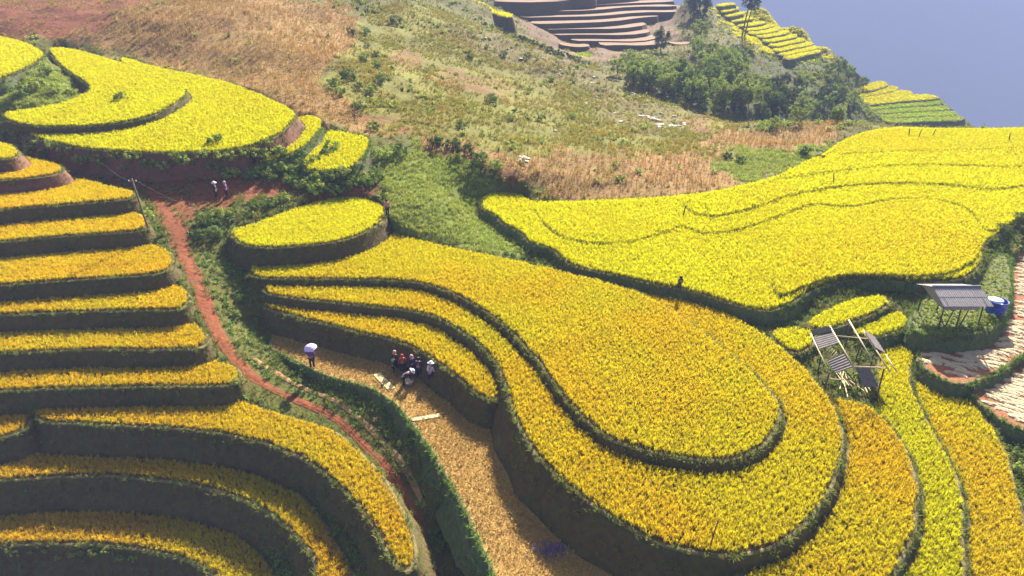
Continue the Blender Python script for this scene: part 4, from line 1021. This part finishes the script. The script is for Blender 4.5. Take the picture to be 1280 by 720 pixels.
for s in (-1, 1):                                           # roof slopes: two courses of sheets
    for row in (0, 1):
        for k in range(4):
            x0 = -HL / 2 + k * HL / 4; x1 = x0 + HL / 4 + .05
            t0, t1 = (0, .54) if row == 0 else (.5, 1.0); lift = .03 if row == 0 else 0
            def pnt(x, t): return (x, s * HW * t, HR + (HE - HR) * t + lift * t)
            q = [pnt(x0, t0), pnt(x1, t0), pnt(x1, t1), pnt(x0, t1)]
            if s > 0: q = [q[1], q[0], q[3], q[2]]
            corrugated('roof_sheet', *q, M['cement_sheet'], hut, 6, .02)
mb = MB(); mb.tube((-HL / 2, 0, HR + .03), (HL / 2 + .05, 0, HR + .03), .07, .07, 8); mb.build('ridge_cap', M['cement_sheet'], hut, True)
for x, y in ((-1.35, -1.3), (-.2, -1.35), (1.3, -1.3), (-1.35, 1.3), (1.3, 1.3), (0, 1.3)):
    top = HR + (HE - HR) * abs(y) / HW - .03
    mb = MB(); mb.tube((x + random.uniform(-.12, .12), y, -.15), (x, y, top), .055, .045, 7, True, .04); mb.build('post', M['dark_wood'], hut, True)
for x, y in ((-.6, -1.25), (.45, -1.2)):
    mb = MB(); mb.tube((x - .25, y, -.1), (x + .15, y, 1.9), .04, .035, 6); mb.build('brace', M['dark_wood'], hut)
for y in (-1.3, 0, 1.3):
    top = HR + (HE - HR) * abs(y) / HW - .08
    mb = MB(); mb.tube((-HL / 2 + .02, y, top), (HL / 2, y, top), .045, .045, 6); mb.build('beam', M['dark_wood'], hut)
for x in (-1.35, 1.3):
    for s in (-1, 1):
        mb = MB(); mb.tube((x, s * HW * .95, HE + .02), (x, 0, HR - .06), .04, .04, 6); mb.build('rafter', M['dark_wood'], hut)
mesh_obj('gable_panel', [(-1.5, -1.45, HE + .02), (-1.5, 1.3, HE + .1), (-1.5, 0, HR - .08), (-1.5, -1.45, HE - .35), (-1.5, 0, HE - .2), (-1.48, -1.45, HE + .02), (-1.48, 1.3, HE + .1), (-1.48, 0, HR - .08), (-1.48, -1.45, HE - .35), (-1.48, 0, HE - .2)],
         [(0, 2, 1, 4, 3), (5, 8, 9, 6, 7), (0, 3, 8, 5), (3, 4, 9, 8)], M['cement_sheet'], hut)
corrugated('front_panel', (-1.45, -1.5, HE - .02), (1.0, -1.5, HE - .02), (1.0, -1.5, HE - .4), (-1.45, -1.5, HE - .4), M['cement_sheet'], hut, 9, .015)
# blue tank
pt = unproj(1243, 391, ZH)
tk = empty('water_tank', pt); tk.scale = (.82, .82, .95); tag(tk, 'round blue water tank with pale inside next to the hut', 'water tank')
mb = MB(); mb.lathe([(.66, 0), (.74, .02), (.76, .3), (.73, .33), (.76, .36), (.78, .62), (.75, .65), (.78, .68), (.78, .98), (.82, 1.0), (.82, 1.05), (.76, 1.05), (.72, .9), (.70, .7)], 28); mb.build('tank_wall', M['blue'], tk, True)
mb = MB(); mb.lathe([(.705, .72), (.4, .76), (.02, .78)], 28); mb.build('liner', M['white'], tk, True)
mb = MB(); mb.lathe([(.60, .99), (.62, 1.085), (.3, 1.10), (.01, 1.12)], 24, (-.18, .1, 0)); mb.build('cover_sheet', M['white'], tk, True)

# ---------------------------------------------------------------- broken hut frame
def W(X, Y, z): return Vector(unproj(1000 + X / 5.54, 390 + Y / 5.54, z))
gz = float(surface(*[np.array([q]) for q in W(330, 420, 1.4)[:2]])[0])
c0 = W(330, 400, 1.4)
fr = empty('broken_hut', (c0.x, c0.y, gz)); tag(fr, 'broken hut frame of bare poles with a few grey roof sheets left', 'hut frame')
def loc(v): return Vector(v) - fr.location
def pole(name, a, b, r, mat, bend=.0):
    mb = MB(); mb.tube(loc(a), loc(b), r, r * .85, 7, True, bend); return mb.build(name, mat, fr, True)
pole('ridge_pole', W(205, 95, 4.0), W(385, 405, 4.0), .05, M['wood'])
pole('eave_pole', W(75, 150, 3.3), W(200, 420, 3.3), .045, M['wood'])
pole('roof_pole', W(338, 55, 3.9), W(505, 345, 3.9), .05, M['wood'])
pole('roof_pole', W(438, 125, 3.35), W(622, 415, 3.35), .05, M['wood'])
pole('roof_pole', W(592, 295, 3.0), W(672, 415, 3.0), .04, M['wood'])
pole('cross_pole', W(245, 165, 3.75), W(475, 187, 3.4), .045, M['wood'])
pole('cross_pole', W(350, 378, 3.75), W(595, 386, 3.3), .05, M['wood'])
pole('cross_pole', W(90, 165, 3.35), W(345, 85, 3.7), .035, M['dark_wood'])
pole('low_rail', W(122, 462, 1.95), W(305, 470, 1.95), .045, M['wood'])
for X, Y, z in ((155, 270, 3.15), (582, 395, 3.25), (345, 95, 3.8), (440, 150, 3.3), (205, 415, 3.2), (510, 290, 3.2), (430, 255, 3.0)):
    a = W(X, Y, z); g = float(surface(np.array([a.x]), np.array([a.y]))[0])
    pole('post', a, (a.x + random.uniform(-.1, .1), a.y + random.uniform(-.1, .1), g - .2), .05, M['dark_wood'], .03)
pole('brace', W(330, 240, 3.0), W(400, 205, 3.5), .03, M['dark_wood'])
pole('brace', W(350, 340, 2.8), W(425, 310, 3.0), .03, M['dark_wood'])
pole('brace', W(330, 420, 2.8), W(400, 520, 1.5), .035, M['dark_wood'])
pole('brace', W(530, 540, 2.0), W(565, 640, 1.2), .035, M['dark_wood'])
for q in ([(210, 100, 4.0), (220, 135, 4.0), (88, 165, 3.35), (74, 132, 3.35)],
          [(240, 142, 4.0), (266, 218, 4.0), (132, 262, 3.35), (97, 178, 3.35)],
          [(300, 290, 4.0), (358, 388, 4.0), (243, 428, 3.3), (184, 342, 3.3)],
          [(442, 132, 3.45), (520, 250, 3.45), (592, 292, 3.05), (515, 175, 3.05)],
          [(385, 390, 2.7), (472, 368, 2.7), (545, 522, 1.75), (440, 527, 1.75)]):
    P4 = [loc(W(*c)) + Vector((0, 0, .05)) for c in q]
    corrugated('roof_sheet', P4[0], P4[1], P4[2], P4[3], M['old_sheet'], fr, 6, .02)
for k in range(4):
    pole('slat', W(215 + 14 * k, 240 + 12 * k, 3.92) , W(165 + 14 * k, 285 + 16 * k, 3.42), .03, M['wood'])
pile = empty('timber_pile', hit(1062, 478)); tag(pile, 'scattered pile of pale sticks lying inside the broken frame', 'timber pile')
for k in range(12):
    a = random.uniform(.9, 2.0); mb = MB(); x, y = random.uniform(-.8, .8), random.uniform(-.7, .7); l = random.uniform(.5, 1.1)
    mb.tube((x - math.cos(a) * l, y - math.sin(a) * l, .05 + .02 * k), (x + math.cos(a) * l, y + math.sin(a) * l, .06 + .025 * k), .035, .03, 6); mb.build('stick', M['plank'], pile)
# flat threshing mat of pale earth under the frame
# ---------------------------------------------------------------- straw rows
def straw_mesh(seed, L=1.5, W_=.5, H=.075):
    rnd = random.Random(seed); nx, ny = 16, 8; v = []; f = []
    for i in range(nx):
        for j in range(ny):
            s, t = i / (nx - 1) * 2 - 1, j / (ny - 1) * 2 - 1
            e = (1 - .3 * abs(s) ** 3 + rnd.uniform(-.28, .28))
            hgt = H * max(0, (1 - t * t)) * (1 - abs(s) ** 4 * .6) * rnd.uniform(.6, 1.25)
            v.append((s * L * .5 + rnd.uniform(-.06, .06), t * W_ * .5 * e + .06 * math.sin(3 * s + seed), hgt - (.03 if abs(t) > .99 or abs(s) > .99 else -.02)))
    for i in range(nx - 1):
        for j in range(ny - 1):
            f.append((i * ny + j, i * ny + j + 1, (i + 1) * ny + j + 1, (i + 1) * ny + j)[::-1])
    me = bpy.data.meshes.new('straw_bundle'); me.from_pydata(v, [], f); me.materials.append(M['straw_mat']); me.update()
    return me
M['straw_mat'] = surf_mat('straw_mat', [(.34, .26, .15), (.50, .40, .26), (.44, .34, .21)], 3.0, .9, .9, 22, cols2=[(.28, .20, .11), (.56, .46, .32)], scale2=14, bdist=.04)
SM = [straw_mesh(k) for k in range(5)]
def straw_rows(t, ang, step_a, step_b, label, group, skip=.1, smin=.35, above=None):
    p = t['p']; c = p.mean(0); ca, sa = math.cos(ang), math.sin(ang); rs = random.Random(4)
    for i in range(-40, 40):
        for j in range(-40, 40):
            a = i * step_a + (j % 2) * step_a * .5 + rs.uniform(-.12, .12); b = j * step_b + rs.uniform(-.08, .08)
            x, y = c[0] + a * ca - b * sa, c[1] + a * sa + b * ca
            X, Y = np.array([x]), np.array([y])
            if not inside(X, Y, p)[0] or dist_poly(X, Y, p)[0] < smin: continue
            if any(inside(X, Y, u['p'])[0] or dist_poly(X, Y, u['p'])[0] < .7 for u in (above or [])): continue
            z = plane(t, y)
            if not in_view(X, Y, np.array([z]), 15)[0] or rs.random() < skip: continue
            o = share('straw_bundle', rs.choice(SM), None, (x, y, z + .01), (0, 0, ang + rs.uniform(-.15, .15)), (rs.uniform(.85, 1.15), rs.uniform(.85, 1.3), rs.uniform(.7, 1.2)))
            tag(o, label, 'straw', group)
straw_rows(TK['S1'], R(-28), 1.3, .44, 'pale straw bundle drying on the curved red soil bed', 'straw bundles drying on the curved bed', .12, .45, [TK['H']])
straw_rows(TK['S2'], R(-30), 1.15, .36, 'pale straw bundle in the thick mat on the lower red bed', 'straw bundles matted on the lower bed', .05, .8, [TK['S1']])

# ---------------------------------------------------------------- people
def skin_body(name, verts, edges, rad, mat, parent, root=0, sub=1):
    me = bpy.data.meshes.new(name); me.from_pydata([tuple(v) for v in verts], edges, []); me.materials.append(mat)
    o = bpy.data.objects.new(name, me); COL.objects.link(o); o.parent = parent
    md = o.modifiers.new('skin', 'SKIN'); md.use_smooth_shade = True
    for k, r in enumerate(rad):
        s = me.skin_vertices[0].data[k]; s.radius = (r, r) if not isinstance(r, tuple) else r
        s.use_root = (k == root)
    if sub: o.modifiers.new('sub', 'SUBSURF').levels = sub; o.modifiers['sub'].render_levels = sub
    return o
def person(p, rz, label, top, low, head_col, hat='scarf', pose='stand', h=1.58, skirt=False, arm=.0):
    o = empty('person', p, rz); k = h / 1.6
    tag(o, label, 'person')
    bend = {'stand': 0.0, 'bend': 1.15, 'stoop': .35}[pose]
    hip = Vector((0, 0, .84))
    def up(y, z):                                           # upper body turns about the hip
        d = Vector((0, y, z - hip.z)); c, s = math.cos(bend), math.sin(bend)
        return Vector((0, d.y * c - d.z * s, hip.z + d.y * s + d.z * c))
    chest, neck, hd0, hd1 = up(0, 1.18), up(0, 1.36), up(-.02, 1.45), up(-.01, 1.57)
    V = [hip, chest, neck, hd0, hd1]; E = [(0, 1), (1, 2), (2, 3), (3, 4)]; Rr = [.13, .15, .055, .085, .09]
    for s in (-1, 1):
        sh = up(0, 1.31) + Vector((s * .17, 0, 0))
        if pose == 'bend': el = sh + Vector((s * .05, -.05, -.25)); ha = el + Vector((-s * .03, -.08, -.24))
        elif arm and s > 0: el = sh + Vector((.05, -.12, -.2)); ha = el + Vector((-.03, -.1, .22))
        else: el = sh + Vector((s * .07, .02, -.26)); ha = el + Vector((s * .0, -.10 - .1 * random.random(), -.22))
        fi = ha + Vector((0, -.03, -.09 if not (arm and s > 0) else .06))
        b = len(V); V += [sh, el, ha, fi]; E += [(1, b), (b, b + 1), (b + 1, b + 2), (b + 2, b + 3)]; Rr += [.062, .046, .034, .026]
    for s in (-1, 1):
        hj = hip + Vector((s * .09, 0, -.06)); kn = Vector((s * .1, -.03, .45)); an = Vector((s * .1, .02, .07)); to = Vector((s * .11, -.13, .035))
        b = len(V); V += [hj, kn, an, to]; E += [(0, b), (b, b + 1), (b + 1, b + 2), (b + 2, b + 3)]; Rr += [.09, .062, .042, .036]
    V = [v * k for v in V]; Rr = [r * k for r in Rr]
    skin_body('body', V, E, Rr, M['skin'], o)
    # jacket over chest and upper arms
    jv = [V[0] * 1.0, V[1], V[2].lerp(V[1], .35), V[5], V[6], V[7].lerp(V[6], .25), V[9], V[10], V[11].lerp(V[10], .25)]
    je = [(0, 1), (1, 2), (1, 3), (3, 4), (4, 5), (1, 6), (6, 7), (7, 8)]
    skin_body('jacket', jv, je, [.17 * k, .18 * k, .09 * k, .085 * k, .066 * k, .056 * k, .085 * k, .066 * k, .056 * k], M[top], o)
    if skirt:
        mb = MB(); mb.lathe([(.15 * k, .92 * k), (.19 * k, .75 * k), (.24 * k, .5 * k), (.27 * k, .34 * k), (.25 * k, .33 * k)], 14); mb.build('skirt', M[low], o, True)
    else:
        tv = [V[0], V[13], V[14], V[15], V[17], V[18], V[19]]
        skin_body('trousers', tv, [(0, 1), (1, 2), (2, 3), (0, 4), (4, 5), (5, 6)], [.155 * k, .105 * k, .08 * k, .065 * k, .105 * k, .08 * k, .065 * k], M[low], o)
    hc = (V[3] + V[4]) / 2
    if hat == 'scarf':
        mb = MB(); mb.lathe([(.07, -.13), (.118, -.08), (.128, .0), (.12, .07), (.08, .125), (.02, .145)], 12); q = mb.build('headscarf', M[head_col], o, True)
        q.location = hc * 1.0 + Vector((0, .025, .0)); q.scale = (k, k, k)
        mb = MB(); mb.lathe([(.03, -.1), (.062, -.06), (.066, .0), (.05, .06), (.02, .08)], 10); f = mb.build('face', M['skin'], o, True); f.location = hc + up(-.09, hip.z) - hip; f.scale = (k, .9 * k, k)
    elif hat == 'hat':
        mb = MB(); mb.lathe([(.24, -.0), (.235, .015), (.13, .05), (.12, .12), (.06, .15), (.01, .155)], 16); q = mb.build('hat', M[head_col], o, True)
        q.location = hc + Vector((0, 0, .06)); q.rotation_euler = (bend * .8, 0, 0)
    else:
        mb = MB(); mb.lathe([(.08, -.1), (.112, -.03), (.118, .04), (.085, .11), (.02, .13)], 12); q = mb.build('hair', M['hair'], o, True); q.location = hc + Vector((0, .03, .01))
    return o
def on(u, v): return hit(u, v)
pu = on(391, 461)
person(pu, R(200), 'person in dark clothes under a lilac umbrella on the stubble edge', 'cloth_purple', 'cloth_black', 'hair', 'hair', 'stand', 1.6, False, 1)
um = empty('umbrella', pu + Vector((.08, .02, 1.42)), 0); um.rotation_euler = (R(6), R(-8), 0); um.scale = (.82, .82, .9)
tag(um, 'pale lilac umbrella held by the lone person on the stubble', 'umbrella')
n = 8; v = [(0, 0, .52)]; f = []
for ring, (r, z) in enumerate(((.22, .49), (.42, .38), (.56, .22))):
    for i in range(16):
        a = 2 * math.pi * i / 16; rr_ = r * (1 if i % 2 == 0 else .955); v.append((rr_ * math.cos(a), rr_ * math.sin(a), z + (.012 if i % 2 else 0)))
f = [(0, 1 + i, 1 + (i + 1) % 16) for i in range(16)] + [(1 + r * 16 + i, 1 + (r + 1) * 16 + i, 1 + (r + 1) * 16 + (i + 1) % 16, 1 + r * 16 + (i + 1) % 16) for r in range(2) for i in range(16)]
mesh_obj('canopy', v, f, M['cloth_lavender'], um)
mb = MB(); mb.tube((0, 0, -.45), (0, 0, .58), .012, .01, 6); mb.build('shaft', M['dark_wood'], um)
mb = MB(); mb.tube((0, 0, -.55), (0, 0, -.45), .02, .02, 6); mb.build('handle', M['cloth_black'], um)
person(on(495, 463), R(150), 'person in dark clothes and pink headscarf at the edge of the group', 'cloth_black', 'cloth_black', 'cloth_pink', 'scarf', 'stand', 1.55, True)
person(on(492.5, 468), R(120), 'small person with pale green headscarf beside the group', 'cloth_indigo', 'cloth_black', 'cloth_green', 'scarf', 'stand', 1.15)
person(on(504, 467), R(200), 'person in a red top in the middle of the group', 'cloth_red', 'cloth_black', 'cloth_red', 'scarf', 'stand', 1.5, True)
person(on(516, 471), R(230), 'person in a long indigo coat among the group', 'cloth_indigo', 'cloth_indigo', 'cloth_pink', 'scarf', 'stand', 1.62, True)
person(on(524, 473), R(170), 'person in indigo standing behind the long coat', 'cloth_indigo', 'cloth_black', 'hair', 'hair', 'stand', 1.6)
person(on(505, 484), R(100), 'person bending forward over the stubble with a white hat', 'cloth_indigo', 'cloth_black', 'white', 'hat', 'bend', 1.6)
person(on(538, 481), R(160), 'person in a pale lilac shirt and wide white hat', 'cloth_lilac', 'cloth_indigo', 'white', 'hat', 'stoop', 1.6)
person(on(485, 274), R(30), 'person standing at the tip of the almond shaped terrace', 'cloth_pink', 'cloth_black', 'hair', 'hair', 'stand', 1.6)
person(on(849, 363), R(0), 'person in dark clothes stooping in the ditch below the yellow slope', 'cloth_black', 'cloth_indigo', 'hair', 'hair', 'stoop', 1.1)
person(on(271, 249), R(90), 'person with white hat on the red path behind the shrubs', 'cloth_indigo', 'cloth_black', 'white', 'hat', 'stand', 1.55)
person(on(284, 248), R(90), 'person with lilac headscarf on the red path behind the shrubs', 'cloth_purple', 'cloth_black', 'cloth_lilac', 'scarf', 'stand', 1.55)
person(Vector(unproj(318, 205.5, TK['U2']['z'], UG, 65)), R(180), 'person in black at the edge of the thin curved terrace', 'cloth_black', 'cloth_black', 'hair', 'hair', 'stand', 1.5)
# basket
bs = empty('basket', on(511, 482)); tag(bs, 'round pale winnowing basket on the stubble beside the bending person', 'basket')
mb = MB(); mb.lathe([(.16, 0), (.24, .1), (.30, .24), (.32, .26), (.28, .24), (.2, .1), (.02, .06)], 18); mb.build('bowl', M['cloth_lilac'], bs, True)
mb = MB(); mb.lathe([(.30, .24), (.335, .255), (.335, .285), (.30, .29)], 18); mb.build('rim', M['wood'], bs, True)

# ---------------------------------------------------------------- boards, poles, stakes
def board(u0, v0, u1, v1, w, label):
    a, b = hit(u0, v0), hit(u1, v1); c = (a + b) / 2; d = b - a
    o = mesh_obj('plank', [], [], M['plank']); mb = MB(); L = d.length
    mb.box((0, 0, 0), (L, w, .06)); bm = bmesh.new(); me = bpy.data.meshes.new('plank'); me.from_pydata([tuple(q) for q in mb.v], [], mb.f); bm.from_mesh(me)
    bmesh.ops.subdivide_edges(bm, edges=[e for e in bm.edges if e.calc_length() > L * .8], cuts=5)
    for q in bm.verts: q.co.z += .05 * (q.co.x / L) ** 2 + random.uniform(-.006, .006); q.co.y += random.uniform(-.012, .012)
    bmesh.ops.bevel(bm, geom=[e for e in bm.edges if e.calc_face_angle(0) > .8], offset=.008, segments=1, affect='EDGES')
    bm.to_mesh(me); me.materials.append(M['plank']); bm.free()
    old = o.data; o.data = me; bpy.data.meshes.remove(old)
    o.location = c + Vector((0, 0, .06)); o.rotation_euler = (0, 0, math.atan2(d.y, d.x)); tag(o, label, 'plank')
board(471, 469, 490, 488, .5, 'pale yellow board lying on the stubble near the bending person')
board(515, 526, 550, 521, .32, 'second pale board lying on the lit stubble past the group')
pb = hit(187, 292)
up_ = empty('utility_pole', pb); tag(up_, 'leaning wooden pole carrying thin wires beside the red path', 'pole')
mb = MB(); mb.tube((0, 0, -.4), (-.28, -.1, 4.2), .085, .065, 8, True, .03); mb.build('pole_shaft', M['pole_wood'], up_, True)
mb = MB(); mb.tube((-.62, -.1, 3.95), (.06, -.1, 3.98), .035, .035, 6); mb.build('crossbar', M['dark_wood'], up_)
for x in (-.55, 0.02):
    mb = MB(); mb.lathe([(.03, 0), (.045, .03), (.03, .06), (.04, .09), (.015, .11)], 8, (x, -.1, 3.99)); mb.build('insulator', M['white'], up_, True)
ptop = pb + Vector((-.28, -.1, 4.05))
def wire(a, b, sag, label):
    mb = MB(); q = [Vector(a).lerp(Vector(b), k / 15) - Vector((0, 0, sag * 4 * (k / 15) * (1 - k / 15))) for k in range(16)]
    for k in range(15): mb.tube(q[k], q[k + 1], 0.007, .007, 5, k in (0, 14))
    tag(mb.build('cable', M['cloth_grey'], None, True), label, 'cable')
wire(ptop, at_y(120, 195, 66), .5, 'thin cable rising from the leaning pole over the shaded red bank')
wire(ptop + Vector((.3, 0, 0)), hit(345, 300) + Vector((0, 0, 1.4)), .9, 'thin cable sagging from the leaning pole past the shrubs')
sp_ = hit(886, 688)
def stake(p, hgt, lean, r, label, mat='dark_wood'):
    o = empty('stake', p); tag(o, label, 'stake')
    mb = MB(); mb.tube((0, 0, -.2), (lean, 0, hgt), r, r * .7, 6, True, .03); mb.build('shaft', M[mat], o, True)
    mb = MB(); mb.tube((lean * .93, 0, hgt * .93), (lean * .93 + .1, .04, hgt * 1.03), r * .5, r * .3, 5); mb.build('twig', M[mat], o)
M['red_wood'] = surf_mat('red_wood', [(.20, .07, .04), (.28, .10, .05)], 5, .8, .3, 20)
stake(sp_, 1.75, .18, .035, 'thin reddish stake leaning in the ring terrace above the dark bank', 'red_wood')
for u, v, lb in ((1042, 230, 'dark stake standing in the upper yellow step near the corn'), (853, 272, 'dark stake at the hollow of the scalloped yellow step'), (1136, 172, 'dark stake with twig on the lime crest, beside two others'), (1147, 174, 'thin dark stake in the middle of three on the lime crest'), (1164, 173, 'dark stake leaning at the end of three on the lime crest'), (1261, 178, 'lone dark stake on the lime crest by the valley')):
    stake(hit(u, v), 1.15, random.choice([-.2, .2, .3]), .07, lb)
# purple heap
pp = hit(690, 690); V_, F_, H_ = [], [], []
for k in range(140):
    a = random.uniform(0, 6.28); b0 = len(V_)
    blade(V_, F_, H_, a, random.uniform(.1, .5), random.uniform(.1, .38), .035, random.uniform(.4, 1.5), 0, 0)
    dx, dy = random.gauss(0, .35), random.gauss(0, .22)
    for q in range(b0, len(V_)): V_[q] = (V_[q][0] + dx, V_[q][1] + dy, V_[q][2])
hp = mesh_obj('weed_heap', V_, F_, M['purple']); at_ = hp.data.attributes.new('h', 'FLOAT', 'POINT'); at_.data.foreach_set('value', H_)
hp.location = pp; tag(hp, 'small purple heap of stalks on the lit stubble strip', 'heap')

# ---------------------------------------------------------------- rocks
def rock_mesh(seed):
    bm = bmesh.new(); bmesh.ops.create_icosphere(bm, subdivisions=2, radius=.5); sd = Vector((seed * 3.1, seed * 1.7, seed))
    for q in bm.verts:
        q.co *= 1 + .5 * mnoise.noise(q.co * 2.2 + sd) + .15 * mnoise.noise(q.co * 6 + sd); q.co.z *= .6
    me = bpy.data.meshes.new('rock'); bm.to_mesh(me); bm.free(); return me
RM = []
for k in range(5):
    for mt in ('rock', 'white_rock'):
        me = rock_mesh(k); me.materials.append(M[mt]); RM.append(me)
def rocks(pts, smin, smax, white, label, group):
    for u, v in pts:
        s = random.uniform(smin, smax)
        o = share('rock', RM[random.randrange(5) * 2 + (1 if white else 0)], None, hit(u, v) + Vector((0, 0, s * .12)), (0, 0, random.uniform(0, 6.28)), (s * random.uniform(.9, 1.5), s, s * random.uniform(.6, 1)))
        tag(o, label, 'rock', group)
rr = random.Random(8)
rocks([(800 + k * 2.6 + rr.uniform(-1, 1), 145 + k * .75 + rr.uniform(-1.5, 1.5)) for k in range(9)] + [(826 + rr.uniform(-6, 6), 155 + rr.uniform(-4, 5)) for k in range(9)] + [(845 + rr.uniform(-9, 12), 157 + rr.uniform(-3, 3)) for k in range(6)], .5, 1.1, True, 'white boulder washed down beside the reddish scar', 'white boulders by the reddish scar')
rocks([(654 + rr.uniform(-6, 7), 199 + rr.uniform(-3, 4)) for k in range(6)], .5, .9, True, 'pinkish white stone by the end of the meadow hedge', 'pale stones by the hedge')
rocks([(600 + t * 270 + rr.uniform(-12, 12), 48 + t * 105 + rr.uniform(-9, 9)) for t in [k / 20 for k in range(20)]], .3, .8, False, 'grey stone in the dry stream bed', 'stones along the stream bed')
rocks([(768, 142), (776, 153), (790, 160), (694, 165), (732, 130), (745, 122), (700, 88)], .4, .7, True, 'pale boulder standing alone on the grassy slope', 'pale boulders on the grass')
